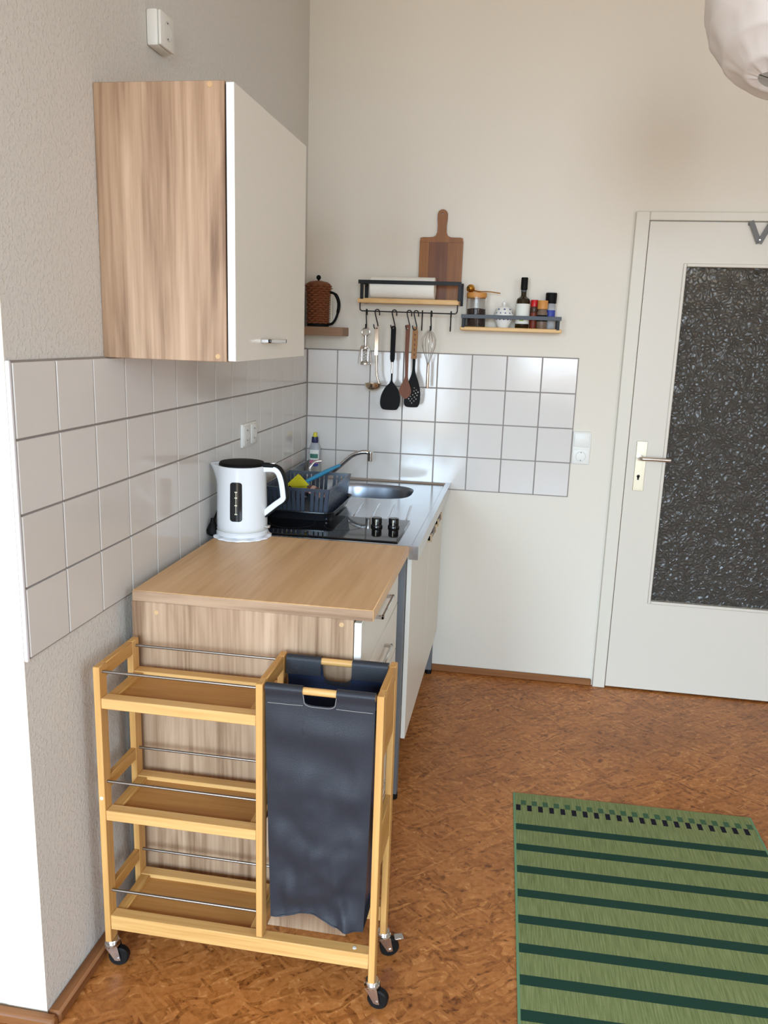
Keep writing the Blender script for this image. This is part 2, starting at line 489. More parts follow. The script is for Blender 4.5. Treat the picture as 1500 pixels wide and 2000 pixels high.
class MB:
    def __init__(s):
        s.v, s.f, s.mi = [], [], []
        s.cur = 0

    def add(s, vs_, fs):
        o = len(s.v)
        s.v += [Vector(p) for p in vs_]
        for f in fs:
            s.f.append([i + o for i in f])
            s.mi.append(s.cur)
        return s

    def box(s, x0, x1, y0, y1, z0, z1):
        return s.add([(x0, y0, z0), (x1, y0, z0), (x1, y1, z0), (x0, y1, z0), (x0, y0, z1), (x1, y0, z1), (x1, y1, z1), (x0, y1, z1)],
                     [(0, 3, 2, 1), (4, 5, 6, 7), (0, 1, 5, 4), (1, 2, 6, 5), (2, 3, 7, 6), (3, 0, 4, 7)])

    def rbox(s, x0, x1, y0, y1, z0, z1, r=0.002, seg=1):
        bm = bmesh.new()
        bmesh.ops.create_cube(bm, size=1.0)
        for v in bm.verts:
            v.co = Vector((x0 + (v.co.x + .5) * (x1 - x0), y0 + (v.co.y + .5) * (y1 - y0), z0 + (v.co.z + .5) * (z1 - z0)))
        r = min(r, 0.45 * min(abs(x1 - x0), abs(y1 - y0), abs(z1 - z0)))
        bmesh.ops.bevel(bm, geom=list(bm.edges), offset=r, segments=seg, affect='EDGES', profile=0.5)
        bm.verts.index_update()
        s.add([v.co.copy() for v in bm.verts], [[v.index for v in f.verts] for f in bm.faces])
        bm.free()
        return s

    def tube(s, path, r, n=10, caps=True, closed=False, flat=None):
        P = [Vector(p) for p in path]
        k = len(P)
        rr = r if isinstance(r, (list, tuple)) else [r] * k
        T = []
        for i in range(k):
            a = P[(i - 1) % k] if (closed or i > 0) else P[i]
            b = P[(i + 1) % k] if (closed or i < k - 1) else P[i]
            T.append((b - a).normalized())
        ref = Vector((0, 0, 1)) if abs(T[0].z) < 0.9 else Vector((1, 0, 0))
        nrm = (ref - T[0] * ref.dot(T[0])).normalized()
        rings = []
        vs_ = []
        for i in range(k):
            nrm = (nrm - T[i] * nrm.dot(T[i])).normalized()
            bn = T[i].cross(nrm)
            ring = []
            for j in range(n):
                a = 2 * PI * j / n
                p = P[i] + (nrm * math.cos(a) + bn * math.sin(a)) * rr[i]
                ring.append(len(vs_))
                vs_.append(p)
            rings.append(ring)
        fs = []
        for i in range(k if closed else k - 1):
            A, B = rings[i], rings[(i + 1) % k]
            for j in range(n):
                fs.append((A[j], A[(j + 1) % n], B[(j + 1) % n], B[j]))
        if caps and not closed:
            fs.append(list(reversed(rings[0])))
            fs.append(rings[-1])
        return s.add(vs_, fs)

    def cyl(s, p0, p1, r0, r1=None, n=16):
        return s.tube([p0, p1], [r0, r0 if r1 is None else r1], n)

    def lathe(s, prof, c, n=32, axis='z', fn=None):
        """prof: list of (radius, height) along axis from c"""
        vs_, fs, rings = [], [], []
        c = Vector(c)
        for (r, h) in prof:
            ring = []
            m = 1 if r < 1e-6 else n
            for j in range(m):
                a = 2 * PI * j / n
                x, y = r * math.cos(a), r * math.sin(a)
                p = {'z': Vector((x, y, h)), 'x': Vector((h, x, y)), 'y': Vector((x, h, y))}[axis]
                if fn:
                    p = fn(p, a, r, h)
                ring.append(len(vs_))
                vs_.append(c + p)
            rings.append(ring)
        for A, B in zip(rings, rings[1:]):
            if len(A) == 1 and len(B) == 1:
                continue
            for j in range(n):
                if len(A) == 1:
                    fs.append((A[0], B[(j + 1) % n], B[j]))
                elif len(B) == 1:
                    fs.append((A[j], A[(j + 1) % n], B[0]))
                else:
                    fs.append((A[j], A[(j + 1) % n], B[(j + 1) % n], B[j]))
        return s.add(vs_, fs)

    def ball(s, c, r, n=16, m=10, sz=1.0):
        return s.lathe([(r * math.sin(PI * i / m), -r * sz * math.cos(PI * i / m)) for i in range(m + 1)], c, n)

    def plate(s, outline, holes, to3, th):
        """flat shape with holes: outline in 2-D, to3(a, b) -> point on the front, th = thickness vector"""
        loops = [list(outline)] + [list(h) for h in holes]
        tri = tessellate_polygon([[Vector((a, b, 0)) for a, b in l] for l in loops])
        flat = [p for l in loops for p in l]
        k = len(flat)
        th = Vector(th)
        vs_ = [Vector(to3(a, b)) for a, b in flat]
        vs_ += [p + th for p in vs_]
        fs = [tuple(t) for t in tri] + [tuple(i + k for i in reversed(t)) for t in tri]
        o = 0
        for l in loops:
            for i in range(len(l)):
                j = (i + 1) % len(l)
                fs.append((o + i, o + j, o + j + k, o + i + k))
            o += len(l)
        return s.add(vs_, fs)

    def grid(s, fn, nu, nv, close_u=False):
        vs_ = [fn(i / nu, j / nv) for j in range(nv + 1) for i in range(nu + (0 if close_u else 1))]
        w = nu if close_u else nu + 1
        fs = []
        for j in range(nv):
            for i in range(nu):
                a, b = j * w + i, j * w + (i + 1) % w
                fs.append((a, b, b + w, a + w))
        return s.add(vs_, fs)

def obj(name, mb, mat, parent=None, origin=None, smooth=38, mods=None, merge=False):
    if parent is not None:
        org = ORG[parent]
    elif origin is not None:
        org = Vector(origin)
    else:
        xs = [p.x for p in mb.v]; ys = [p.y for p in mb.v]; zs = [p.z for p in mb.v]
        org = Vector(((min(xs) + max(xs)) / 2, (min(ys) + max(ys)) / 2, min(zs)))
    me = bpy.data.meshes.new(name)
    me.from_pydata([p - org for p in mb.v], [], mb.f)
    mats = mat if isinstance(mat, (list, tuple)) else [mat]
    for m in mats:
        me.materials.append(M[m])
    if len(mats) > 1:
        me.polygons.foreach_set('material_index', mb.mi)
    bm = bmesh.new()
    bm.from_mesh(me)
    if merge:
        bmesh.ops.remove_doubles(bm, verts=bm.verts, dist=1e-5)
    bmesh.ops.recalc_face_normals(bm, faces=bm.faces)
    bm.to_mesh(me)
    bm.free()
    if smooth:
        me.polygons.foreach_set('use_smooth', [True] * len(me.polygons))
        me.set_sharp_from_angle(angle=R(smooth))
    o = bpy.data.objects.new(name, me)
    COL.objects.link(o)
    if parent is not None:
        o.parent = parent
    else:
        o.location = org
    ORG[o] = org
    return o

def tag(o, label, cat, group=None):
    o['label'] = label
    o['category'] = cat
    if group:
        o['group'] = group
    return o

def thing(name, label, cat, loc, group=None):
    o = bpy.data.objects.new(name, None)
    COL.objects.link(o)
    o.location = loc
    o.empty_display_size = 0.05
    ORG[o] = Vector(loc)
    return tag(o, label, cat, group)

def struct(name, mb, mat, **kw):
    o = obj(name, mb, mat, **kw)
    o['kind'] = 'structure'
    return o

def arc(cx, cy, r, a0, a1, n):
    return [(cx + r * math.cos(R(a0 + (a1 - a0) * i / n)), cy + r * math.sin(R(a0 + (a1 - a0) * i / n))) for i in range(n + 1)]

def rrect(x0, x1, y0, y1, r, n=5):
    return (arc(x1 - r, y0 + r, r, -90, 0, n) + arc(x1 - r, y1 - r, r, 0, 90, n) + arc(x0 + r, y1 - r, r, 90, 180, n) + arc(x0 + r, y0 + r, r, 180, 270, n))

def spline(pts, n=8):
    P = [Vector(p) for p in pts]
    out = []
    for i in range(len(P) - 1):
        p0 = P[max(i - 1, 0)]; p1 = P[i]; p2 = P[i + 1]; p3 = P[min(i + 2, len(P) - 1)]
        for k in range(n):
            t = k / n
            out.append(0.5 * ((2 * p1) + (p2 - p0) * t + (2 * p0 - 5 * p1 + 4 * p2 - p3) * t * t + (3 * p1 - p0 - 3 * p2 + p3) * t ** 3))
    out.append(P[-1])
    return out

# ================================================================ the room
XL, XR, CZ = -1.9, 3.4, 3.25
YE = -2.222                    # where the kitchen wall ends in an outer corner
struct('floor', MB().box(XL - .1, XR + .1, WY - .1, 0.1, -0.06, 0.0), 'floor', origin=(0, 0, 0), smooth=0)
struct('ceiling', MB().box(XL - .1, XR + .1, WY - .1, 0.1, CZ, CZ + .06), 'ceil', smooth=0)
DX0, DX1, DZ = 1.452, 2.33, 2.06      # door opening
wall_back = struct('wall_back', MB().box(-.1, DX0, 0, .1, 0, CZ).box(DX1, XR + .1, 0, .1, 0, CZ).box(DX0, DX1, 0, .1, DZ, CZ), 'wall', origin=(0, 0, 0), smooth=0)
wall_left = struct('wall_left', MB().box(-.1, 0, YE, 0, 0, CZ), 'wallchip', origin=(0, 0, 0), smooth=0)
struct('wall_left_end', MB().box(XL, -.1, YE, YE + .1, 0, CZ), 'wall', origin=(0, 0, 0), smooth=0)
struct('wall_left_end_corner', MB().box(-.1, 0.0, YE - .002, YE, 0, CZ), 'wall', origin=(0, 0, 0), smooth=0)
struct('wall_far_left', MB().box(XL - .1, XL, WY, YE + .1, 0, CZ), 'wall', origin=(0, 0, 0), smooth=0)
struct('wall_right', MB().box(XR, XR + .1, WY, RWY[0], 0, CZ).box(XR, XR + .1, RWY[1], 0, 0, CZ).box(XR, XR + .1, *RWY, 0, WZ[0]).box(XR, XR + .1, *RWY, WZ[1], CZ), 'wall', origin=(0, 0, 0), smooth=0)
mb = MB()
for y0, y1 in ((RWY[0], RWY[0] + .06), (RWY[1] - .06, RWY[1]), (sum(RWY) / 2 - .04, sum(RWY) / 2 + .04)):
    mb.box(XR + .03, XR + .08, y0, y1, *WZ)
mb.box(XR + .03, XR + .08, *RWY, WZ[0], WZ[0] + .06).box(XR + .03, XR + .08, *RWY, WZ[1] - .06, WZ[1])
struct('window_3', mb, 'frame', smooth=0)  # unseen frame, added around the opening of the extra side light
mb = MB().box(XL, XR, WY - .1, WY, WZ[1], CZ)
for (a, b), sl_ in zip(WINS, WSILL):
    mb.box(a, b, WY - .1, WY, 0, sl_)
xs = [XL] + [x for w in WINS for x in w] + [XR]
for i in range(0, len(xs), 2):
    mb.box(xs[i], xs[i + 1], WY - .1, WY, 0, WZ[1])
struct('wall_rear', mb, 'wall', origin=(0, 0, 0), smooth=0)
for i, (a, b) in enumerate(WINS):
    mb = MB()
    y0, y1 = WY - .09, WY - .04
    w0, w1 = WSILL[i], WZ[1]
    mb.box(a, a + .06, y0, y1, w0, w1).box(b - .06, b, y0, y1, w0, w1).box(a + .06, b - .06, y0, y1, w0, w0 + .06).box(a + .06, b - .06, y0, y1, w1 - .06, w1)
    mb.box((a + b) / 2 - .04, (a + b) / 2 + .04, y0, y1, w0 + .06, w1 - .06)
    struct('window_%d' % (i + 1), mb, 'frame', smooth=0)

# baseboards: thin brown strips
struct('baseboard_back', MB().rbox(0.05, 1.39, -0.016, 0, 0, 0.032, .004), 'base')
struct('baseboard_left', MB().rbox(0.0, 0.032, YE - .004, -0.02, 0, 0.032, .006), 'basey')
struct('baseboard_left_end', MB().rbox(XL, 0.03, YE - .03, YE - .004, 0, 0.032, .006), 'base')

# tiles, each one a piece of its wall
T = 0.152
ZT = 1.495
J = 0.0045
def tile_mesh(name, w, h, axis):
    mb = MB()
    mb.rbox(-w / 2, w / 2, -0.006, 0.0, -h / 2, h / 2, 0.0014, 1)
    bm_v = mb.v
    if axis == 'x':                                     # face towards +x
        mb.v = [Vector((-p.y, p.x, p.z)) for p in bm_v]
    me = bpy.data.meshes.new(name)
    me.from_pydata(mb.v, [], mb.f)
    me.materials.append(M['tile'])
    return me
g = MB().box(0, 0.005, YE + .001, -0.001, ZT - 4 * T - .002, ZT + .002)
go = obj('grout', g, 'grout', wall_left, smooth=0)
g = MB().box(0.005, 0.1496 + 7 * T + .002, -0.005, 0, ZT - 4 * T - .002, ZT + .002)
obj('grout', g, 'grout', wall_back, smooth=0)
mL = tile_mesh('tile', T - J, T - J, 'x')
mLn = tile_mesh('tile_cut', 0.0868 - 0.006 - J / 2, T - J, 'x')
mB = tile_mesh('tile', T - J, T - J, 'y')
mBn = tile_mesh('tile_cut', 0.1496 - .012 - J / 2, T - J, 'y')
rng = random.Random(3)
def put_tile(me, loc, parent):
    o = bpy.data.objects.new('tile', me)
    COL.objects.link(o)
    o.parent = parent
    o.location = loc
    a = 0.0035
    o.rotation_euler = (rng.uniform(-a, a), rng.uniform(-a, a) * .3, rng.uniform(-a, a))
for r in range(4):
    z = ZT - (r + .5) * T
    put_tile(mLn, (0.0035, -(0.0868 + .012 - J / 2) / 2, z), wall_left)
    for k in range(14):
        put_tile(mL, (0.0035, -(0.0868 + (k + .5) * T), z), wall_left)
    put_tile(mBn, (0.012 + (0.1496 - .012) / 2, -0.0035, z), wall_back)
    for k in range(7):
        put_tile(mB, (0.1496 + (k + .5) * T, -0.0035, z), wall_back)
obj('tile_end_filler', MB().rbox(0.0, 0.009, YE - .003, YE + .006, ZT - 4 * T - .004, ZT + .002, .002), 'edge', wall_left)

# hall behind the door (seen only as a murk through the obscured glass)
mb = MB().box(1.2, 2.6, 1.6, 1.66, 0, 2.6).box(1.14, 1.2, 0.1, 1.66, 0, 2.6).box(2.6, 2.66, 0.1, 1.66, 0, 2.6).box(1.14, 2.66, 0.1, 1.66, 2.6, 2.66).box(1.14, 2.66, 0.1, 1.66, -0.06, 0)
struct('wall_hall', mb, 'hall', smooth=0)
hl = bpy.data.lights.new('hall_lamp', 'POINT')  # unseen dim light added to the hall behind the glass
hl.energy = 1.1
hl.color = (1, .9, .75)
hl.shadow_soft_size = 0.25
hlo = bpy.data.objects.new('hall_lamp', hl)
COL.objects.link(hlo)
hlo.location = (1.95, 1.25, 2.2)

# ---------------------------------------------------------------- the door
door = thing('door_1', 'white painted door with a tall dark obscured glass pane', 'door', (1.9, 0, 0))
door['kind'] = 'structure'
mb = MB()
mb.rbox(1.396, 1.452, -0.022, 0.0, 0, 2.097, .003).rbox(DX1, DX1 + .056, -0.022, 0.0, 0, 2.097, .003).rbox(1.452, DX1, -0.022, 0.0, 2.062, 2.097, .003)
obj('door_frame', mb, 'frame', door)
# leaf with the pane opening
P0, P1, PZ0, PZ1 = 1.617, 2.19, 0.436, 1.882
LX0, LX1 = 1.455, DX1 - .003
outer = [(LX0, .009), (LX1, .009), (LX1, 2.058), (LX0, 2.058)]
hole = [(P0, PZ0), (P0, PZ1), (P1, PZ1), (P1, PZ0)]
obj('door_leaf', MB().plate(outer, [hole], lambda a, b: (a, -0.014, b), (0, 0.04, 0)), 'doorp', door, smooth=0)
mb = MB()
w = .014
mb.rbox(P0 - w, P0, -.02, -.006, PZ0 - w, PZ1 + w, .003).rbox(P1, P1 + w, -.02, -.006, PZ0 - w, PZ1 + w, .003)
mb.rbox(P0, P1, -.02, -.006, PZ1, PZ1 + w, .003).rbox(P0, P1, -.02, -.006, PZ0 - w, PZ0, .003)
obj('glazing_bead', mb, 'doorp', door)
obj('glass_pane', MB().box(P0, P1, 0.002, 0.006, PZ0, PZ1), 'glass', door, smooth=0)
hp = obj('handle_plate', MB().rbox(1.489, 1.534, -0.019, -0.0145, 0.935, 1.154, .0015), 'pale', door)
for x, z in ((1.497, 1.146), (1.526, 1.146), (1.504, .943), (1.518, .943)):
    obj('screw', MB().cyl((x, -.0205, z), (x, -.018, z), .0026, n=8), 'lever', hp)
obj('keyhole', MB().cyl((1.508, -.0202, 1.0), (1.508, -.018, 1.0), .007, n=14).box(1.504, 1.512, -.0202, -.018, .984, 1.0), 'hole', hp)
obj('lever', MB().tube(spline([(1.506, -.015, 1.083), (1.506, -.05, 1.083), (1.516, -.062, 1.083), (1.56, -.064, 1.083), (1.628, -.06, 1.082)], 6), [.009] * 14 + [.0085] * 11, 12).cyl((1.506, -.026, 1.083), (1.506, -.015, 1.083), .015), 'lever', door)
# zigzag coat hook strip hooked over the door
hk = thing('over_door_hook_strip', 'grey metal zigzag hook strip hanging over the top of the door', 'hook rack', (1.95, -.03, 1.97))
def strip(a, b, w=.020):
    a, b = Vector((a[0], a[1])), Vector((b[0], b[1]))
    d = (b - a).normalized()
    n_ = Vector((-d.y, d.x)) * w / 2
    return [tuple(a + n_), tuple(a - n_), tuple(b - n_), tuple(b + n_)]
for k in range(3):
    x = 1.844 + k * .08
    mb = MB()
    mb.plate(strip((x, 2.062), (x + .040, 1.978)), [], lambda a, b: (a, -.027, b), (0, .003, 0))
    mb.plate(strip((x + .040, 1.978), (x + .08, 2.062)), [], lambda a, b: (a, -.0302, b), (0, .003, 0))
    obj('zigzag_bar', mb, 'vmetal', hk, smooth=0)
    obj('screw', MB().lathe([(0, -.006), (.004, -.005), (.005, 0)], (x + .04, -.030, 1.99), 10, 'y'), 'chrome', hk)
for k in range(4):
    obj('over_door_tab', MB().rbox(1.836 + k * .08, 1.852 + k * .08, -.0240, -.0145, 2.046, 2.057, .001), 'vmetal', hk)

# ---------------------------------------------------------------- wall switch and sockets
def socket_face(parent, c, nrm, u, r=.021):
    """round earthed socket: ring, well, two pin holes, two earth clips"""
    c, n_, u = Vector(c), Vector(nrm), Vector(u)
    v = n_.cross(u)
    ax = 'x' if abs(n_.x) > .5 else 'y'
    sg = n_.x + n_.y
    o = obj('socket_well', MB().lathe([(0, -.0035 * sg), (r - .002, -.0035 * sg), (r - .0015, .001 * sg), (r, .0012 * sg), (r + .001, 0)], c, 24, ax), 'sockin', parent)
    for s in (-1, 1):
        p = c + u * s * .0085 - n_ * .0028
        obj('pin_hole', MB().cyl(p - n_ * .001, p + n_ * .0008, .003, n=10), 'hole', o)
        p = c + v * s * (r - .004) - n_ * .001
        obj('earth_clip', MB().cyl(p - n_ * .002, p + n_ * .002, .002, n=8), 'hole', o)

sw = thing('switch_socket_plate', 'white light switch above a socket beside the tiled back wall', 'switch', (1.256, 0, 1.03))
obj('plate', MB().rbox(1.217, 1.296, -.010, 0, 1.036, 1.181, .005, 2), 'socket', sw)
obj('rocker', MB().rbox(1.2225, 1.2905, -.015, -.009, 1.114, 1.176, .003, 2), 'socket', sw)
obj('socket_insert', MB().rbox(1.2225, 1.2905, -.0125, -.009, 1.041, 1.103, .002, 2), 'socket', sw)
socket_face(sw, (1.2565, -.0125, 1.072), (0, -1, 0), (1, 0, 0))

ds = thing('double_socket', 'white double wall socket on the left tiles above the kettle', 'socket', (0, -.84, 1.155))
obj('plate', MB().rbox(.006, .018, -.915, -.755, 1.157, 1.242, .005, 2), 'socket', ds)
for y in (-.875, -.795):
    obj('socket_insert', MB().rbox(.017, .021, y - .034, y + .034, 1.165, 1.234, .002, 2), 'socket', ds)
    socket_face(ds, (.021, y, 1.2), (1, 0, 0), (0, 1, 0))
us = thing('surface_socket', 'single surface-mounted white socket high on the left wall', 'socket', (0, -1.525, 2.25))
obj('housing', MB().rbox(0, .030, -1.568, -1.482, 2.252, 2.336, .006, 2), 'socket', us)
obj('cover', MB().rbox(.030, .038, -1.566, -1.484, 2.254, 2.334, .004, 2), 'socket', us)
socket_face(us, (.038, -1.525, 2.296), (1, 0, 0), (0, 1, 0), .022)

# ---------------------------------------------------------------- wall cabinet
wc = thing('wall_cabinet', 'oak-effect wall cabinet with a plain white door above the tiled wall', 'cabinet', (.15, -1.55, 1.495))
CY0, CY1, CX, CZ0, CZ1 = -1.845, -1.247, 0.304, 1.495, 2.09
obj('side_panel', MB().rbox(0.0005, CX, CY0, CY0 + .016, CZ0, CZ1, .0012), 'sonz', wc)
obj('side_panel', MB().rbox(0.0005, CX, CY1 - .016, CY1, CZ0, CZ1, .0012), 'sonz', wc)
obj('top_panel', MB().box(0.008, CX, CY0 + .016, CY1 - .016, CZ1 - .016, CZ1), 'sony', wc)
obj('bottom_panel', MB().box(0.008, CX, CY0 + .016, CY1 - .016, CZ0, CZ0 + .016), 'sony', wc)
obj('back_panel', MB().box(0.001, .008, CY0 + .016, CY1 - .016, CZ0 + .002, CZ1 - .002), 'white', wc)
obj('door_seal', MB().box(CX, CX + .0045, CY0 + .006, CY1 - .006, CZ0 + .006, CZ1 - .006), 'dark', wc)  # dark sheet filling the gap behind the door in place of its shade
dr = obj('door', MB().rbox(.3085, .3265, CY0 - .001, CY1, CZ0 + .002, CZ1 - .004, .0012), 'white', wc)
obj('edge_band', MB().box(.3088, .3262, CY0 - .0016, CY0 - .001, CZ0 + .003, CZ1 - .005), 'edgewhite', dr)
def bow_handle(parent, x, y0, y1, z, name='handle', out=.024, h=.010, mat='chrome'):
    mb = MB()
    mb.rbox(x, x + out, y0, y0 + .009, z - h / 2, z + h / 2, .0015)
    mb.rbox(x, x + out, y1 - .009, y1, z - h / 2, z + h / 2, .0015)
    mb.rbox(x + out - .007, x + out, y0, y1, z - h / 2, z + h / 2, .0015)
    return obj(name, mb, mat, parent)
bow_handle(dr, .3265, -1.66, -1.515, 1.543)
for x, z in ((.271, 2.082), (.283, 1.507)):
    obj('cover_cap', MB().lathe([(0, -.0012), (.0055, -.0012), (.0065, 0)], (x, CY0, z), 16, 'y'), 'cap', wc)

# ---------------------------------------------------------------- drawer cabinet and worktop
bc = thing('drawer_cabinet', 'oak-effect base cabinet with white drawers under the wooden worktop', 'cabinet', (.32, -1.5, 0))
BY0, BY1 = -1.82, -1.205
obj('side_panel', MB().rbox(.036, .612, BY0, BY0 + .018, 0, .889, .0012), 'sonz', bc)
obj('side_panel', MB().rbox(.036, .612, BY1 - .018, BY1, 0, .889, .0012), 'sonz', bc)
obj('back_panel', MB().box(.036, .042, BY0 + .018, BY1 - .018, .05, .889), 'white', bc)
obj('bottom_panel', MB().box(.042, .600, BY0 + .018, BY1 - .018, .08, .096), 'sony', bc)
obj('plinth', MB().box(.55, .566, BY0 + .018, BY1 - .018, 0, .08), 'sony', bc)
zs = [.100, .296, .438, .580, .735, .886]
for i in range(5):
    z0, z1 = zs[i], zs[i + 1] - .004
    d = obj('drawer', MB().rbox(.614, .632, BY0 + .001, BY1 - .001, z0, z1, .0012), 'white', bc)
    obj('edge_band', MB().box(.6144, .6316, BY0 + .0004, BY0 + .001, z0 + .001, z1 - .001), 'edgewhite', d)
    obj('drawer_box', MB().box(.25, .614, BY0 + .03, BY1 - .03, z0 + .012, z1 - .03), 'white', d)
    zc = (.834, .689, .52, .38, .22)[4 - i] if False else z1 - .05
    bow_handle(d, .632, -1.63, -1.44, zc)
obj('cover_cap', MB().lathe([(0, -.0012), (.0055, -.0012), (.0065, 0)], (.582, BY0, .874), 16, 'y'), 'cap', bc)
obj('cover_cap', MB().lathe([(0, -.0012), (.0055, -.0012), (.0065, 0)], (.102, BY0, .862), 16, 'y'), 'cap', bc)
wt = thing('worktop', 'light oak worktop between the tiled wall and the steel sink', 'worktop', (.35, -1.5, .889))
obj('board', MB().rbox(.040, .660, -1.823, -1.192, .8895, .918, .002), 'sony', wt)
obj('edge_band', MB().box(.041, .659, -1.8238, -1.823, .8905, .9165), 'sonx', wt)
obj('edge_band', MB().box(.660, .6608, -1.822, -1.193, .8905, .9165), 'sony', wt)

# ---------------------------------------------------------------- kitchenette with steel top
ku = thing('sink_unit', 'steel-topped kitchenette with inset sink and two white doors', 'sink unit', (.35, -.6, 0))
SY0, SY1, SX1, SZ = -1.190, -0.012, 0.690, 0.918
TZ = SZ - .008
# superellipse bowl
BC, BA, BB = (.365, -.275), .185, .160
NB = 64
def se(a, ra, rb, e=3.2):
    c, s_ = math.cos(a), math.sin(a)
    return (BC[0] + ra * math.copysign(abs(c) ** (2 / e), c), BC[1] + rb * math.copysign(abs(s_) ** (2 / e), s_))
mb = MB()
ox0, ox1, oy0, oy1 = .055, .662, -.500, -.030
vs_, fs = [], []
angs = [2 * PI * i / NB for i in range(NB)]
for a in angs:
    c, s_ = math.cos(a), math.sin(a)
    tx = ((ox1 if c > 0 else ox0) - BC[0]) / c if abs(c) > 1e-6 else 1e9
    ty = ((oy1 if s_ > 0 else oy0) - BC[1]) / s_ if abs(s_) > 1e-6 else 1e9
    t = min(abs(tx), abs(ty))
    vs_.append((BC[0] + t * c, BC[1] + t * s_, TZ))
# snap to the corners so the outline is the full rectangle
for cxn, cyn in ((ox0, oy0), (ox0, oy1), (ox1, oy0), (ox1, oy1)):
    i = min(range(NB), key=lambda q: (vs_[q][0] - cxn) ** 2 + (vs_[q][1] - cyn) ** 2)
    vs_[i] = (cxn, cyn, TZ)
for a in angs:
    vs_.append((*se(a, BA, BB), TZ))
for i in range(NB):
    j = (i + 1) % NB
    fs.append((i, j, NB + j, NB + i))
mb.add(vs_, fs)
mb.add([(ox0, SY0 + .02, TZ), (ox1, SY0 + .02, TZ), (ox1, oy0, TZ), (ox0, oy0, TZ)], [(0, 1, 2, 3)])
# raised rims, sloping down into the tray
def rim(prof_in, a, b):
    pass
for x0, x1, y0, y1 in ((ox1 + .006, SX1, SY0, SY1), (.026, ox0 - .006, SY0, SY1), (ox0 - .006, ox1 + .006, SY0, SY0 + .014), (ox0 - .006, ox1 + .006, oy1 + .006, SY1)):
    mb.box(x0, x1, y0, y1, SZ - .012, SZ)
sl = [(ox0 - .006, SY0 + .014), (ox1 + .006, SY0 + .014), (ox1 + .006, oy1 + .006), (ox0 - .006, oy1 + .006)]
inn = [(ox0, SY0 + .02), (ox1, SY0 + .02), (ox1, oy1), (ox0, oy1)]
mb.add([(x, y, SZ) for x, y in sl] + [(x, y, TZ) for x, y in inn], [(i, (i + 1) % 4, 4 + (i + 1) % 4, 4 + i) for i in range(4)])
# folded apron and near end
mb.box(SX1 - .03, SX1, SY0, SY1, .874, SZ - .012)
mb.box(.026, SX1 - .03, SY0, SY0 + .003, .89, SZ - .012)
top = obj('steel_top', mb, 'steel', ku, smooth=30)
# drainer ridges
for k in range(4):
    x = .40 + k * .065
    obj('drainer_ridge', MB().tube(spline([(x, -.80, TZ - .002), (x, -.77, TZ + .0015), (x - .012, -.60, TZ + .0015), (x - .014, -.53, TZ - .002)], 5), .004, 8), 'steel', top)
mb = MB()
rings = []
for q, (k, dz) in enumerate(((1, 0), (.985, -.004), (.955, -.02), (.93, -.08), (.90, -.125), (.82, -.142), (.5, -.146), (.12, -.148))):
    rings.append([(*se(a, BA * k, BB * k), TZ + dz) for a in angs])
vs_ = [p for rg in rings for p in rg]
fs = [(r * NB + i, r * NB + (i + 1) % NB, (r + 1) * NB + (i + 1) % NB, (r + 1) * NB + i) for r in range(len(rings) - 1) for i in range(NB)]
mb.add(vs_, fs)
bowl = obj('sink_bowl', mb, 'steelbowl', ku, smooth=50)
obj('drain', MB().lathe([(0, -.146), (.012, -.1455), (.030, -.1445), (.036, -.1475)], (BC[0], BC[1], TZ), 24), 'chrome', bowl)
obj('upstand', MB().rbox(.026, .031, SY0, SY1, SZ - .012, .992, .002).rbox(.026, .037, SY0, SY1, .989, .994, .002), 'steel', ku)
# hob
hob = obj('hob', MB().rbox(.10, .615, -1.142, -.822, TZ + .0005, TZ + .007, .002), 'hob', ku)
for x, y in ((.515, -.955), (.573, -.948)):
    kn = obj('knob', MB().lathe([(.0205, 0), (.0205, .006), (.0175, .010), (.0180, .030), (.016, .033), (0, .0335)], (x, y, TZ + .007), 24), 'blackgl', hob)
    obj('pointer', MB().box(x - .0012, x + .0012, y - .0188, y - .0172, TZ + .012, TZ + .036), 'mark', kn)
for x, y, r in ((.22, -.98, .078), (.40, -.98, .062)):
    obj('cooking_zone', MB().lathe([(r, .0072), (r + .0025, .0074), (r + .003, .0071)], (x, y, TZ), 40), 'blackmet', hob)
# carcass: legs, side, doors
for x, y in ((.618, -1.150), (.618, -.060), (.045, -1.150), (.045, -.060)):
    lg = obj('leg', MB().rbox(x, x + .028, y, y + .03, .02, .89, .002), 'greymetal', ku)
    obj('foot', MB().cyl((x + .014, y + .015, 0), (x + .014, y + .015, .021), .016), 'rubber', lg)
obj('side_panel', MB().box(.073, .618, -1.146, -1.136, .22, .886), 'greymetal', ku)
obj('side_panel', MB().box(.073, .618, -.050, -.040, .22, .886), 'greymetal', ku)
obj('back_panel', MB().box(.045, .052, -1.12, -.06, .22, .886), 'white', ku)
obj('bottom_panel', MB().box(.052, .618, -1.136, -.05, .22, .236), 'white', ku)
for (y0, y1), (h0, h1) in zip(((-1.116, -.585), (-.581, -.045)), ((-.80, -.62), (-.545, -.40))):
    d = obj('door', MB().rbox(.6465, .662, y0, y1, .215, .868, .0015), 'white', ku)
    h = obj('handle', MB().rbox(.676, .690, h0, h1, .838, .862, .003), 'handbrown', d)
    for yy in (h0, h1 - .03):
        obj('bracket', MB().rbox(.662, .692, yy, yy + .03, .836, .864, .002), 'handcream', h)

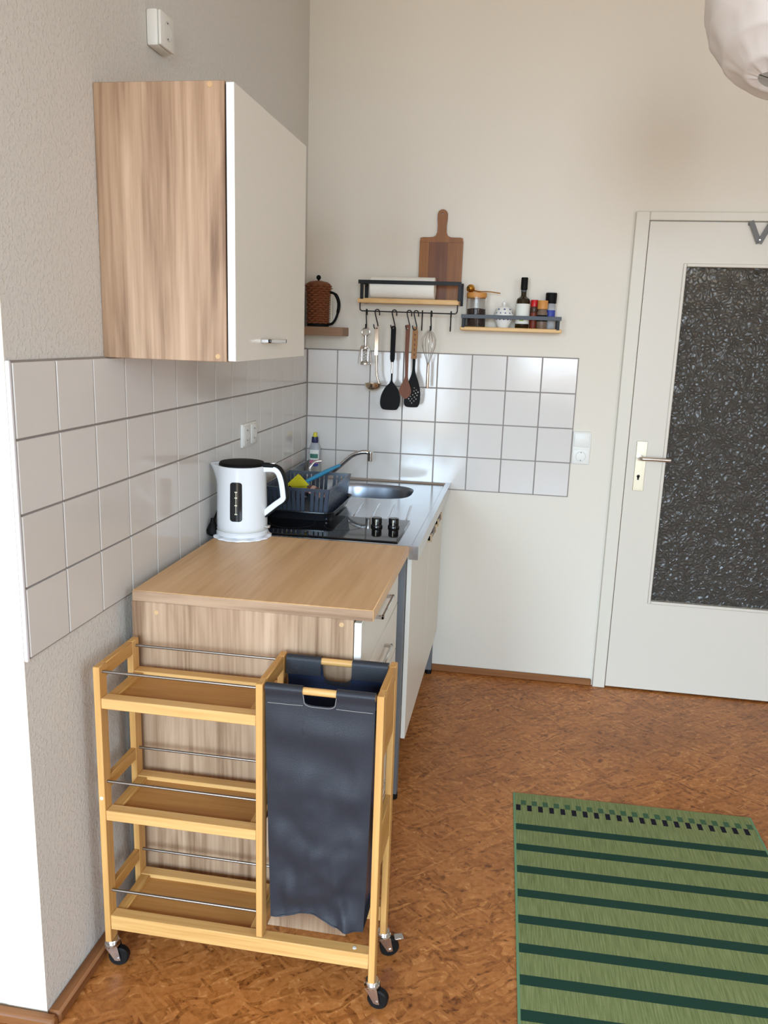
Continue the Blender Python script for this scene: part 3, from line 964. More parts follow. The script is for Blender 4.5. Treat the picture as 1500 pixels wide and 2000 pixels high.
# faucet
fa = thing('faucet', 'low chrome sink faucet with a swan-neck spout over the bowl', 'faucet', (.095, -.275, TZ))
obj('body', MB().lathe([(.026, 0), (.026, .006), (.019, .01), (.018, .05), (.014, .062), (0, .063)], (.095, -.275, TZ), 24), 'chrome', fa)
obj('spout', MB().tube(spline([(.10, -.277, .945), (.15, -.285, .962), (.21, -.295, .992), (.278, -.298, 1.054), (.315, -.30, 1.074), (.345, -.30, 1.080), (.362, -.30, 1.076)], 6), .0095, 14), 'chrome', fa)
obj('nozzle', MB().lathe([(0, 0), (.010, 0), (.0115, .004), (.0115, .028), (.013, .032), (.013, .040), (0, .041)], (.366, -.30, 1.042), 18), 'chrome', fa)
obj('lever', MB().tube(spline([(.095, -.275, .97), (.098, -.272, .995), (.115, -.262, 1.018), (.142, -.25, 1.023)], 5), [.008] * 8 + [.006] * 8, 10), 'chrome', fa)

# dish soap bottle
so = thing('dish_soap_bottle', 'clear dish soap bottle with a navy and yellow cap in the corner', 'bottle', (.068, -.085, SZ))
def oval(k):
    return lambda p, a, r, h: Vector((p.x, p.y * k, p.z))
c = (.068, -.075, SZ)
obj('body', MB().lathe([(0, 0), (.027, 0), (.030, .006), (.030, .05), (.026, .075), (.029, .11), (.027, .135), (.016, .160), (.013, .168), (0, .168)], c, 28, fn=oval(.62)), 'soapb', so)
obj('liquid', MB().lathe([(0, .003), (.026, .003), (.0282, .008), (.0282, .046), (0, .046)], c, 28, fn=oval(.58)), 'soapl', so)
def lab(z0, z1, r, w, name, mat):
    def f(u, v):
        a = -PI / 2 + (u - .5) * w
        return Vector((c[0] + r * math.cos(a), c[1] + (r * .62 + .0008) * math.sin(a), c[2] + z0 + (z1 - z0) * v))
    obj(name, MB().grid(f, 10, 2), mat, so)
lab(.082, .128, .0292, 1.7, 'label_badge', 'label')
lab(.090, .110, .0302, 1.3, 'label_print', 'teal')
lab(.066, .080, .0278, 1.5, 'label_band', 'pink')
lab(.052, .066, .0285, 1.5, 'label_band', 'bluelab')
obj('cap', MB().lathe([(.015, .160), (.016, .166), (.0145, .186), (0, .187)], c, 20), 'navy', so)
obj('nozzle', MB().lathe([(.009, .186), (.009, .196), (.0075, .206), (0, .207)], c, 16), 'soapcap', so)

# ---------------------------------------------------------------- dish rack
tr = thing('drip_tray', 'black plastic drip tray under the dish rack', 'tray', (.215, -.755, TZ + .0072))
HZ = TZ + .0074
def tray_prof(x0, x1, y0, y1, z, r):
    return [(px, py, z) for px, py in rrect(x0, x1, y0, y1, r, 6)]
tx0, tx1, ty0, ty1 = .100, .335, -.930, -.585
loops = [tray_prof(tx0, tx1, ty0, ty1, HZ, .03), tray_prof(tx0 - .010, tx1 + .010, ty0 - .010, ty1 + .010, HZ + .024, .035),
         tray_prof(tx0 - .018, tx1 + .018, ty0 - .018, ty1 + .018, HZ + .030, .04), tray_prof(tx0 - .018, tx1 + .018, ty0 - .018, ty1 + .018, HZ + .034, .04),
         tray_prof(tx0 - .008, tx1 + .008, ty0 - .008, ty1 + .008, HZ + .028, .035), tray_prof(tx0 + .003, tx1 - .003, ty0 + .003, ty1 - .003, HZ + .003, .03)]
k = len(loops[0])
mb = MB()
mb.add([p for l in loops for p in l], [(r * k + i, r * k + (i + 1) % k, (r + 1) * k + (i + 1) % k, (r + 1) * k + i) for r in range(5) for i in range(k)] + [list(range(k)), list(range(5 * k, 6 * k))])
obj('tray_shell', mb, 'trayp', tr, smooth=45)

rk = thing('dish_rack', 'dark blue-grey slatted plastic dish rack beside the kettle', 'dish rack', (.215, -.755, HZ + .004))
bx0, bx1, by0, by1 = .106, .328, -.924, -.590
ZB, ZTOP = HZ + .0045, 1.032
fl = .012        # the basket flares towards the rim
def wallpt(side, t, h):
    """t along the side 0..1, h 0..1 up"""
    e = fl * h
    z = ZB + (ZTOP - ZB) * h
    x0, x1, y0, y1 = bx0 - e, bx1 + e, by0 - e, by1 + e
    return {'n': (x0 + (x1 - x0) * t, y0, z), 'f': (x0 + (x1 - x0) * t, y1, z), 'l': (x0, y0 + (y1 - y0) * t, z), 'r': (x1, y0 + (y1 - y0) * t, z)}[side]
obj('floor_grid', MB().box(bx0, bx1, by0, by1, ZB, ZB + .003), 'rack', rk)
for side, nsl in (('n', 14), ('f', 14), ('l', 18), ('r', 18)):
    # rim and sill strips, then every slat
    nx = {'n': (0, -1, 0), 'f': (0, 1, 0), 'l': (-1, 0, 0), 'r': (1, 0, 0)}[side]
    nx = Vector(nx)
    def strip3(t0, t1, h0, h1, th):
        q = [Vector(wallpt(side, *p)) for p in ((t0, h0), (t1, h0), (t1, h1), (t0, h1))]
        m_ = MB()
        m_.add([p - nx * th / 2 for p in q] + [p + nx * th / 2 for p in q], [(3, 2, 1, 0), (4, 5, 6, 7), (0, 1, 5, 4), (1, 2, 6, 5), (2, 3, 7, 6), (3, 0, 4, 7)])
        return m_
    m_ = strip3(0, 1, .90, 1.0, .005)
    m2 = strip3(0, 1, .0, .08, .004)
    m_.add(m2.v, m2.f)
    sd = obj('basket_side', m_, 'rack', rk, smooth=0)
    for q in range(nsl):
        t0 = (q + .18) / nsl
        wide = .74 / nsl
        if nsl == 14 and q == 9:
            continue
        obj('slat', strip3(t0, t0 + wide, .08, .90, .003), 'rack', sd, smooth=0)

# things in the rack
cl = thing('sponge_cloth', 'yellow sponge cloth standing folded in the dish rack', 'cloth', (.17, -.84, .99))
mb = MB()
mb.plate([(.135, 1.005), (.232, 1.018), (.200, 1.056), (.193, 1.060)], [], lambda a, b: (a, -.80 - (b - 1.0) * .3, b), (0, .006, 0))
mb2 = MB().plate([(.132, 1.000), (.222, 1.004), (.195, 1.052)], [], lambda a, b: (a, -.785 - (b - 1.0) * .25, b), (0, .005, 0))
obj('front_fold', mb, 'yellow', cl, smooth=0)
obj('back_fold', mb2, 'yellow', cl, smooth=0)
br = thing('dish_brush', 'bright blue dish brush lying across the dish rack', 'brush', (.25, -.70, 1.0))
obj('handle', MB().tube(spline([(.203, -.758, 1.020), (.232, -.71, 1.034), (.262, -.64, 1.048), (.292, -.566, 1.060)], 6), [.006 + .0025 * math.sin(i / 18 * PI) for i in range(19)], 10), 'blue', br)
obj('head', MB().rbox(.185, .220, -.778, -.740, 1.004, 1.022, .006, 2), 'blue', br)
obj('bristles', MB().rbox(.188, .217, -.775, -.743, .984, 1.004, .003), 'label', br)
ct = thing('striped_cloth', 'brown and rose striped cloth bunched in the dish rack', 'cloth', (.27, -.80, .97))
for q in range(6):
    x0 = .236 + q * .0135
    def f(u, v, x0=x0, q=q):
        x = x0 + u * .0136
        y = -.875 + v * .12
        z = .985 + .032 * math.sin(PI * (0.15 + .8 * v)) + .010 * math.sin(x * 60) - .018 * ((x - .275) / .04) ** 2 * .3
        return Vector((x, y, z))
    obj('stripe', MB().grid(f, 3, 10), 'brownst' if q % 2 == 0 else 'pinkst', ct)
sp = thing('table_knife', 'steel knife lying at the near edge of the dish rack', 'knife', (.21, -.87, 1.0))
obj('blade', MB().plate([(.205, 1.014), (.245, .992), (.240, .988), (.200, 1.008)], [], lambda a, b: (a, -.885, b), (0, .0016, 0)), 'chrome', sp, smooth=0)
obj('handle', MB().tube([(.198, -.884, 1.013), (.178, -.884, 1.026)], [.0035, .0045], 8), 'black', sp)

# ---------------------------------------------------------------- kettle
KC = Vector((.118, -1.212, .918))
dl = tag(obj('table_mat', MB().lathe([(0, 0), (.086, 0), (.093, .001), (.0935, .005), (.086, .0075), (0, .0075)], KC + Vector((0, 0, .0003)), 72,
             fn=lambda p, a, r, h: Vector((p.x * (1 + .02 * math.sin(a * 17) * (r > .08)), p.y * (1 + .02 * math.sin(a * 17) * (r > .08)), h + (.0016 * math.sin(a * 9) if (r > .08 and h > .001) else 0)))), 'doily'),
         'round white quilted mat under the electric kettle', 'mat')
K0 = .9265
ke = thing('kettle', 'white electric kettle with a black lid and dark water gauge', 'kettle', (KC.x, KC.y, K0))
kb = obj('power_base', MB().lathe([(0, 0), (.080, 0), (.083, .003), (.083, .012), (.079, .017), (0, .017)], (KC.x, KC.y, K0), 48), 'kettle', ke)
obj('cord', MB().tube(spline([(KC.x - .02, KC.y + .078, K0 + .007), (.060, -1.115, .960), (.038, -1.130, 1.012), (.032, -1.165, 1.020), (.034, -1.215, .99), (.030, -1.235, .966)], 7), .0034, 8), 'black', kb)
obj('plug', MB().lathe([(0, 0), (.012, 0), (.019, .006), (.020, .018), (.013, .034), (.008, .044), (.006, .056), (0, .057)], (.0285, -1.240, .9195), 18), 'black', kb)
KZ = K0 + .0175
H = .206
def spout_fn(p, a, r, h):
    # draw the rim out to a lip on the -x side, dropping the far lip slightly
    t = max(0.0, (h - .135) / (H - .135))
    d = math.cos(a - PI)
    k = max(0.0, d) ** 14
    return Vector((p.x - .030 * k * t ** 1.5, p.y, h))
prof = [(0, 0), (.078, 0), (.080, .003), (.0805, .02), (.0795, .08), (.0775, .14), (.0765, .185), (.0765, H), (.0735, H + .001), (.072, H - .004), (0, H - .004)]
obj('body', MB().lathe(prof, (KC.x, KC.y, KZ), 96, fn=spout_fn), 'kettle', ke, smooth=40)
obj('lid', MB().lathe([(.0715, H - .003), (.0725, H + .004), (.069, H + .010), (.05, H + .0125), (0, H + .0135)], (KC.x, KC.y, KZ), 48), 'black', ke)
obj('seam', MB().lathe([(.0805, .002), (.0812, .004), (.0805, .006)], (KC.x, KC.y, KZ), 48), 'sockin', ke)
# handle: rounded bar swept in the x-z plane
hx = KC.x
pts = [(hx + .060, KZ + .196), (hx + .100, KZ + .200), (hx + .120, KZ + .192), (hx + .132, KZ + .165), (hx + .139, KZ + .120), (hx + .137, KZ + .104), (hx + .112, KZ + .084), (hx + .074, KZ + .052)]
pts = [(p.x, p.z) for p in spline([(a, 0, b) for a, b in pts], 6)]
def sweep(pts, wy, w_in, w_out, off=0.0):
    mb = MB()
    rings = []
    n_ = len(pts)
    for i, (x, z) in enumerate(pts):
        a = Vector(pts[max(i - 1, 0)]); b = Vector(pts[min(i + 1, n_ - 1)])
        t = (b - a).normalized()
        nr = Vector((t.y * -1, t.x)) * -1 if False else Vector((-t.y, t.x))
        c2 = Vector((x, z))
        ring = []
        sec = rrect(-w_in, w_out, -wy, wy, min(wy, (w_in + w_out) / 2) * .45, 3)
        for (q, yy) in sec:
            p2 = c2 + nr * q
            ring.append((p2.x, KC.y + yy, p2.y))
        rings.append(ring)
    k_ = len(rings[0])
    fs_ = [(r * k_ + i, r * k_ + (i + 1) % k_, (r + 1) * k_ + (i + 1) % k_, (r + 1) * k_ + i) for r in range(n_ - 1) for i in range(k_)]
    fs_ += [list(range(k_)), list(range((n_ - 1) * k_, n_ * k_))]
    return mb.add([p for rg in rings for p in rg], fs_)
hd = obj('handle', sweep(pts, .0125, .0105, .0085), 'kettle', ke, smooth=40)
obj('handle_back', sweep(pts, .0115, -.0075, .0135), 'black', hd, smooth=40)
obj('hinge_cover', MB().rbox(hx + .045, hx + .108, KC.y - .016, KC.y + .016, KZ + H - .002, KZ + H + .010, .004, 2), 'black', ke)
obj('lid_button', MB().rbox(hx + .094, hx + .111, KC.y - .009, KC.y + .009, KZ + H + .008, KZ + H + .014, .003, 2), 'chrome', ke)
obj('power_switch', MB().rbox(hx + .078, hx + .098, KC.y - .020, KC.y - .006, KZ + .010, KZ + .018, .002), 'chrome', ke)
# water gauge, facing the room
ga = -PI / 2 + .09
def kr(z):
    for (r0, h0), (r1, h1) in zip(prof[1:], prof[2:]):
        if h0 <= z <= h1 and h1 > h0:
            return r0 + (r1 - r0) * (z - h0) / (h1 - h0)
    return .077
gout = rrect(-.0190, .0190, .038, .162, .009, 5)
def on_body(a, b, lift):
    r = kr(b) + lift
    th = ga + a / .078
    return Vector((KC.x + r * math.cos(th), KC.y + r * math.sin(th), KZ + b))
def gauge(u, v):
    z = .038 + .124 * v
    e = min(z - .038, .162 - z)
    w_ = .0190 - (.009 - math.sqrt(max(0, .009 ** 2 - (.009 - min(e, .009)) ** 2)))
    return on_body((u * 2 - 1) * w_, z, .0009)
vv = MB()
vlist = [0, .012, .03, .05, .075, .2, .35, .5, .65, .8, .925, .95, .97, .988, 1]
rows = [[gauge(u / 8, v) for u in range(9)] for v in vlist]
vv.add([p for r_ in rows for p in r_], [(j * 9 + i, j * 9 + i + 1, (j + 1) * 9 + i + 1, (j + 1) * 9 + i) for j in range(len(rows) - 1) for i in range(8)])
wn = obj('water_gauge', vv, 'kwin', ke)
for z in (.060, .088, .112, .130):
    def f(u, v, z=z):
        return on_body(-.004 + .008 * u, z + .0032 * v, .0014)
    obj('level_mark', MB().grid(f, 2, 1), 'mark', wn, smooth=0)
obj('gauge_line', MB().grid(lambda u, v: on_body(-.0008 + .0016 * u, .062 + .07 * v, .0013), 1, 4), 'mark', wn, smooth=0)

# ---------------------------------------------------------------- bamboo trolley
tl = thing('kitchen_trolley', 'three-tier bamboo trolley on casters in front of the base cabinet', 'trolley', (.385, -1.945, 0))
X0, X1, XM = .049, .728, .438
Y0, Y1 = -2.045, -1.846
LT, LD = .016, .034
ZL, ZH = .073, .803
frames = {}
for nm, x in (('left', X0), ('mid', XM), ('right', X1 - LT)):
    for y in (Y0, Y1 - LD):
        zb = ZL if nm != 'mid' else .154
        obj('leg', MB().rbox(x, x + LT, y, y + LD, zb, ZH, .0015), 'bamboo', tl)
    obj('top_rail', MB().rbox(x, x + LT, Y0 + LD, Y1 - LD, ZH - .034, ZH, .0015), 'bambooy', tl)
    if nm != 'right':
        for z in (.482, .190):
            obj('side_rail', MB().rbox(x + .001, x + LT - .001, Y0 + LD, Y1 - LD, z, z + .032, .0015), 'bambooy', tl)
    else:
        for z in (.64, .36):
            obj('side_rail', MB().rbox(x + .001, x + LT - .001, Y0 + LD, Y1 - LD, z, z + (.135 if z > .5 else .11), .0015), 'bambooy', tl)
for z0, z1 in ((.700, .726), (.411, .437), (.110, .150)):
    last = z0 < .2
    a, b = X0 + LT, (X1 - LT if last else XM)
    sh = obj('shelf_tray', MB().rbox(X0 + LT + .024, XM - .024, Y0 + .030, Y1 - .030, z1 - .016, z1 - .010, .001), 'bambooin', tl)
    obj('front_strip', MB().rbox(a, b, Y0 + .002, Y0 + .032, z0, z1, .0015), 'bamboox', sh)
    obj('back_strip', MB().rbox(a, b, Y1 - .032, Y1 - .002, z0, z1, .0015), 'bamboox', sh)
    obj('end_strip', MB().rbox(X0 + LT, X0 + LT + .026, Y0 + .032, Y1 - .032, z0 + .004, z1 - .003, .0015), 'bambooy', sh)
    obj('end_strip', MB().rbox(XM - .026, XM, Y0 + .032, Y1 - .032, z0 + .004, z1 - .003, .0015), 'bambooy', sh)
for z in (.787, .507, .212):
    for y in (Y0 + .016, Y1 - .016):
        obj('guard_bar', MB().cyl((X0 + LT - .003, y, z), (XM + .003, y, z), .0034, n=10), 'barmet', tl)
obj('cover_cap', MB().lathe([(0, -.0015), (.004, -.001), (.0045, 0)], (X0 + .008, Y0, .47), 12, 'y'), 'label', tl)
obj('cover_cap', MB().lathe([(0, .0015), (.0045, .001), (.005, 0)], (.675, Y0 + .018, .150), 12), 'label', tl)
def caster(x, y, ang, brake):
    c0 = Vector((x, y, 0))
    rot = Matrix.Rotation(ang, 3, 'Z')
    def W(p):
        return c0 + rot @ Vector(p)
    mb = MB()
    mb.lathe([(0, .073), (.015, .073), (.017, .069), (.015, .062), (.019, .060), (.019, .056), (0, .056)], (x, y, 0), 20)
    off = .016
    for s_ in (-1, 1):
        q = [(-.014, s_ * .0135, .058), (.016, s_ * .0135, .058), (off + .007, s_ * .0135, .020), (off - .007, s_ * .0135, .020)]
        q2 = [(p[0], p[1] + s_ * .0022, p[2]) for p in q]
        mb.add([W(p) for p in q + q2], [(0, 1, 2, 3), (7, 6, 5, 4), (0, 4, 5, 1), (1, 5, 6, 2), (2, 6, 7, 3), (3, 7, 4, 0)])
    p0, p1 = W((off, -.018, .025)), W((off, .018, .025))
    mb.cyl(p0, p1, .004, n=10)
    cs = obj('caster', mb, 'chrome', tl)
    wv = MB()
    prof_ = [(0, -.010), (.012, -.010), (.022, -.0105), (.025, -.007), (.025, .007), (.022, .0105), (.012, .010), (0, .010)]
    vs2 = MB().lathe(prof_, (0, 0, 0), 28, 'y')
    wv.add([W((p.x + off, p.y, p.z + .025)) for p in vs2.v], vs2.f)
    obj('wheel', wv, 'rubber', cs)
    if brake:
        lv = MB().rbox(off + .012, off + .036, -.010, .010, .046, .051, .0015)
        lv.v = [W(p) for p in lv.v]
        obj('brake_lever', lv, 'chrome', cs)
caster(X0 + .010, Y0 + .017, R(10), False)
caster(X1 - .008, Y0 + .017, R(-5), False)
caster(X1 - .008, Y1 - .017, R(20), True)
caster(X0 + .010, Y1 - .017, R(40), False)

# ---------------------------------------------------------------- laundry bag
lb = thing('laundry_bag', 'dark grey fabric laundry bag hanging in the bamboo trolley', 'bag', (.585, -1.945, .2))
GX0, GX1 = XM + LT + .002, X1 - LT - .002
def nz(x, y, z):
    return noise.noise(Vector((x, y, z)))
def bag_point(u, h, front):
    """u across 0..1, h metres above the hem; the sheet hangs from its rod"""
    zt = .790
    zb = .200 + .022 * math.exp(-((u - .42) / .22) ** 2) - .006 * u
    z = zb + (zt - zb) * h
    tap = (1 - h) ** 1.3
    x = GX0 + .002 + .010 * tap + (GX1 - GX0 - .004 - .024 * tap) * u
    # pressed fold lines, slack growing towards the hem
    f = 0.0
    for zc, wdt, am in ((.690, .045, .007), (.545, .07, .009), (.390, .07, .010)):
        f += am * max(0, 1 - abs(z - zc) / wdt)
    cr = .016 * (1 - h) ** 1.1 * nz(x * 14 + 3, 1.7, z * 11) + .006 * nz(x * 9, 4.1, z * 16) + .010 * (1 - h) ** 2 * nz(x * 30, 2.2, z * 26)
    # sharp diagonal puckers running down to the hem corners
    cr += .007 * (1 - h) * (.5 - abs(nz(x * 10 + z * 6, 7.3, z * 7 - x * 8))) * 1.6
    cr += .012 * max(0, 1 - abs((u - .72) - (h - .18) * -.5) / .08) * max(0, 1 - h * 2.6)
    edge = min(1, min(u, 1 - u) * 6 + .15)
    d = (f * .8 + cr) * edge * min(1, (1 - h) * 8) - .003 * (1 - h)
    y = (Y0 + .010 + .008 * tap - d) if front else (Y1 - .010 - .008 * tap + d * .7)
    y = max(Y0 - .010, y) if front else min(Y1 + .004, y)
    return Vector((x, y, z))
UC0, UC1, CUTH = .345, .650, .955
def cut_h(u, dep=.052):
    """lower edge of the hand-hole"""
    t = (u - UC0) / (UC1 - UC0)
    e = 4.0
    return 1 - dep * (1 - abs(2 * t - 1) ** e) ** (1 / e)
RODZ, RODR = .792, .0085
def bag_sheet(front):
    mb = MB()
    def strip_(u0, u1, n, cut):
        us = [u0 + (u1 - u0) * i / n for i in range(n + 1)]
        nv = 44
        rows_ = []
        for j in range(nv + 1):
            row = []
            for u in us:
                hm = cut_h(u, .052 if front else .085) if cut else .985
                row.append(bag_point(u, hm * j / nv, front))
            rows_.append(row)
        if not cut:
            # up over the rod and down inside
            yr = Y0 + .014 if front else Y1 - .014
            sg = -1 if front else 1
            for q in range(9):
                a = R(0 + 180 * q / 8)
                row = []
                for u in us:
                    p = bag_point(u, .985, front)
                    row.append(Vector((p.x, yr + sg * (RODR + .003) * math.cos(a), RODZ + (RODR + .003) * math.sin(a))))
                rows_.append(row)
            rows_.append([Vector((p.x, p.y, p.z - .035)) for p in rows_[-1]])
        w_ = len(us)
        o_ = len(mb.f)
        mb.add([p for r_ in rows_ for p in r_], [(j * w_ + i, j * w_ + i + 1, (j + 1) * w_ + i + 1, (j + 1) * w_ + i) for j in range(len(rows_) - 1) for i in range(w_ - 1)])
        for q in range(o_, len(mb.f)):
            mb.mi[q] = 1 if (q - o_) // (w_ - 1) >= nv - 1 else 0
    strip_(0, UC0, 14, False)
    strip_(UC0, UC1, 18, True)
    strip_(UC1, 1, 14, False)
    return mb
obj('front_panel', bag_sheet(True), ['bag', 'bag'], lb, smooth=60, merge=True)
obj('back_panel', bag_sheet(False), ['bagin', 'bag'], lb, smooth=60, merge=True)
for u, nm in ((0.0, 'l'), (1.0, 'r')):
    def side(uu, v, u=u):
        h = v * .93
        a, b = bag_point(u, h, True), bag_point(u, h, False)
        p = a.lerp(b, uu)
        bow = math.sin(PI * uu) * (.010 + .012 * v) * (1 if u == 0 else -1)
        return Vector((p.x + bow, p.y, p.z))
    obj('side_panel', MB().grid(side, 10, 16), 'bagin', lb, smooth=60)
def bottom(uu, v):
    a, b = bag_point(uu, 0, True), bag_point(uu, 0, False)
    p = a.lerp(b, v)
    return Vector((p.x, p.y, p.z - .008 * math.sin(PI * v) + .004))
obj('bottom_panel', MB().grid(bottom, 12, 8), 'bag', lb, smooth=60)
for y in (Y0 + .014, Y1 - .014):
    obj('handle_rod', MB().cyl((GX0 + .002, y, RODZ), (GX1 - .002, y, RODZ), RODR, n=16), 'bamboox', lb)
for u0, u1 in ((0.02, UC0), (UC1, .98)):
    obj('seam', MB().tube([bag_point(u0 + (u1 - u0) * i / 10, .945, True) + Vector((0, -.0008, 0)) for i in range(11)], .0006, 5), 'stitch', lb)
obj('seam', MB().tube([bag_point(UC0 + (UC1 - UC0) * i / 24, cut_h(UC0 + (UC1 - UC0) * i / 24) - .006, True) + Vector((0, -.0008, 0)) for i in range(25)], .0006, 5), 'stitch', lb)

# ---------------------------------------------------------------- rug
def rugz(x, y):
    return .0045 + .0007 * nz(x * 3, y * 3, 5)
mb = MB()
RW, RL, th0 = .80, 1.55, R(-.9)
RO = Vector((1.044, -1.018, 0))
def rp(u, v, z):
    return Vector((RW * u, -RL * v, z))
mb.grid(lambda u, v: rp(u, v, rugz(u, v)), 16, 30)
mb.grid(lambda u, v: rp(u, v, 0.0004), 1, 1)
for e0, e1 in (((0, 0), (1, 0)), ((1, 0), (1, 1)), ((1, 1), (0, 1)), ((0, 1), (0, 0))):
    a = [rp(e0[0] + (e1[0] - e0[0]) * i / 30, e0[1] + (e1[1] - e0[1]) * i / 30, 0) for i in range(31)]
    mb.add([Vector((p.x, p.y, .0004)) for p in a] + [Vector((p.x, p.y, .0042)) for p in a], [(i, i + 1, 32 + i, 31 + i) for i in range(30)])
rug = obj('rug', mb, 'rug', None, origin=(0, 0, 0))
rug.location = RO
rug.rotation_euler = (0, 0, R(1.3))
tag(rug, 'green flat-woven rug with dark green stripes and a checked border', 'rug')

# ---------------------------------------------------------------- corner ledge and cafetiere
lg = thing('corner_ledge', 'short brown wooden ledge in the corner above the tiles', 'shelf', (.10, -.07, 1.555))
obj('board', MB().rbox(.001, .197, -.125, 0, 1.556, 1.593, .0015), 'ledge', lg)
fp = thing('french_press', 'wicker-wrapped french press with a black handle on the corner ledge', 'coffee press', (.075, -.068, 1.593))
PC = Vector((.072, -.068, 1.594))
# woven cover: rows of bulging strands, alternate rows shifted
vs_, fs = [], []
rows_n, nn = 51, 96
ringsP = []
def prad(h):
    if h < .135:
        return .0435 + .003 * (h / .135) ** 2
    return .0465 + .006 * (h - .135) / .045
for j in range(rows_n + 1):
    h = .012 + (.178 - .012) * j / rows_n
    row = int(j / 3)
    for i in range(nn):
        a = 2 * PI * i / nn
        bulge = .0046 * abs(math.sin(PI * j / 3)) + .0042 * math.sin(a * 10 + (row % 2) * PI)
        r = prad(h) + bulge
        vs_.append((PC.x + r * math.cos(a), PC.y + r * math.sin(a), PC.z + h))
fs = [(j * nn + i, j * nn + (i + 1) % nn, (j + 1) * nn + (i + 1) % nn, (j + 1) * nn + i) for j in range(rows_n) for i in range(nn)]
obj('woven_cover', MB().add(vs_, fs), 'wicker', fp, smooth=60)
obj('base_ring', MB().lathe([(0, 0), (.048, 0), (.049, .006), (.046, .013), (0, .013)], PC, 40), 'black', fp)
ld = obj('lid', MB().lathe([(0, .176), (.051, .176), (.052, .182), (.04, .190), (.012, .195), (0, .195)], PC, 40), 'wicker', fp)
obj('knob', MB().cyl(PC + Vector((0, 0, .193)), PC + Vector((0, 0, .203)), .004).ball(PC + Vector((0, 0, .209)), .0105), 'black', ld)
obj('pour_lip', MB().add([PC + Vector(p) for p in ((.044, -.012, .170), (.044, .012, .170), (.066, 0, .163), (.045, -.008, .155), (.045, .008, .155))], [(0, 1, 2), (0, 2, 3), (1, 4, 2), (3, 2, 4), (0, 3, 4, 1)]), 'wicker', fp, smooth=0)
obj('handle', MB().tube(spline([PC + Vector(p) for p in ((.044, 0, .142), (.062, 0, .146), (.082, 0, .132), (.093, 0, .095), (.084, 0, .045), (.066, 0, .016), (.048, 0, .010))], 7), [.0055] * 12 + [.0075] * 14 + [.0055] * 17, 12), 'black', fp)
obj('frame_rod', MB().cyl(PC + Vector((.060, 0, .010)), PC + Vector((.060, 0, .144)), .0009, n=8), 'handcream', fp)

# ---------------------------------------------------------------- upper shelf with hook rail
s1 = thing('hook_shelf', 'wooden wall shelf with a black rail and hook bar above the tiles', 'shelf', (.475, -.055, 1.70))
def wavy(u):
    return .0015 * math.sin(u * 31) + .0012 * math.sin(u * 67 + 1)
S1X0, S1X1, S1Z = .256, .692, 1.720
mb = MB()
nseg = 40
loopf = []
for i in range(nseg + 1):
    x = S1X0 + (S1X1 - S1X0) * i / nseg
    loopf.append((x, -.112 + wavy(x)))
secs = []
for (x, yf) in loopf:
    secs += [(x, yf + .003, S1Z - .019), (x, yf, S1Z - .010), (x, yf + .003, S1Z), (x, -.002, S1Z), (x, -.002, S1Z - .019)]
fs = [(i * 5 + q, i * 5 + (q + 1) % 5, (i + 1) * 5 + (q + 1) % 5, (i + 1) * 5 + q) for i in range(nseg) for q in range(5)] + [[0, 1, 2, 3, 4], [nseg * 5 + q for q in range(5)]]
obj('board', MB().add(secs, fs), 'pine', s1)
obj('rail', MB().rbox(S1X0 + .003, S1X1 + .009, -.1165, -.1135, 1.779, 1.795, .0006), 'blackmet', s1)
for x in (S1X0 + .019, S1X1 + .003):
    mb = MB().rbox(x - .0015, x + .0015, -.1135, 0, 1.779, 1.795, .0005)
    mb.rbox(x - .008, x + .008, -.004, 0, 1.70, 1.795, .0006)
    mb.rbox(x - .007, x + .007, -.1165, -.1135, S1Z - .004, 1.779, .0006)
    obj('bracket', mb, 'blackmet', s1)
BARZ = 1.666
obj('hook_bar', MB().tube([(S1X0 + .010, -.10, S1Z - .018)] + [(S1X0 + .010, -.10, BARZ + .010)] + [(S1X0 + .0115, -.10, BARZ + .004), (S1X0 + .018, -.10, BARZ)] + [(S1X1 - .012, -.10, BARZ - .002), (S1X1 - .006, -.10, BARZ + .003), (S1X1 - .004, -.10, BARZ + .010)] + [(S1X1 - .004, -.10, S1Z - .018)], .0026, 10), 'blackmet', s1)

def s_hook(x, ang, label):
    z = BARZ
    pts = [(.0135, -.016), (.0135, -.004), (.0105, .0055), (.003, .0085), (-.0045, .0045), (-.0055, -.006), (.002, -.035), (.008, -.058), (.0055, -.069), (-.001, -.073), (-.0075, -.069), (-.0105, -.054)]
    sp_ = spline([(a - .003, 0, b) for a, b in pts], 4)
    ca, sa = math.cos(ang), math.sin(ang)
    mb = MB().tube([(x + p.x * ca, -.10 + p.x * sa, z + p.z - .0012) for p in sp_], .0026, 8)
    return tag(obj('s_hook', mb, 'blackmet'), label, 'hook', 'black S-hooks on the hook bar')
HK = [(.296, 88, 'black S-hook holding the corkscrew'), (.342, 8, 'black S-hook holding the steel ladle'), (.417, 5, 'black S-hook holding the black turner'), (.482, 12, 'black S-hook holding the wooden spoon'),
      (.512, 10, 'black S-hook holding the slotted spoon'), (.539, 95, 'empty black S-hook between slotted spoon and whisk'), (.578, 84, 'black S-hook holding the whisk'), (.662, 92, 'empty black S-hook at the right end of the hook bar')]
for x, a, l in HK:
    s_hook(x, R(a), l)

YU = -.100
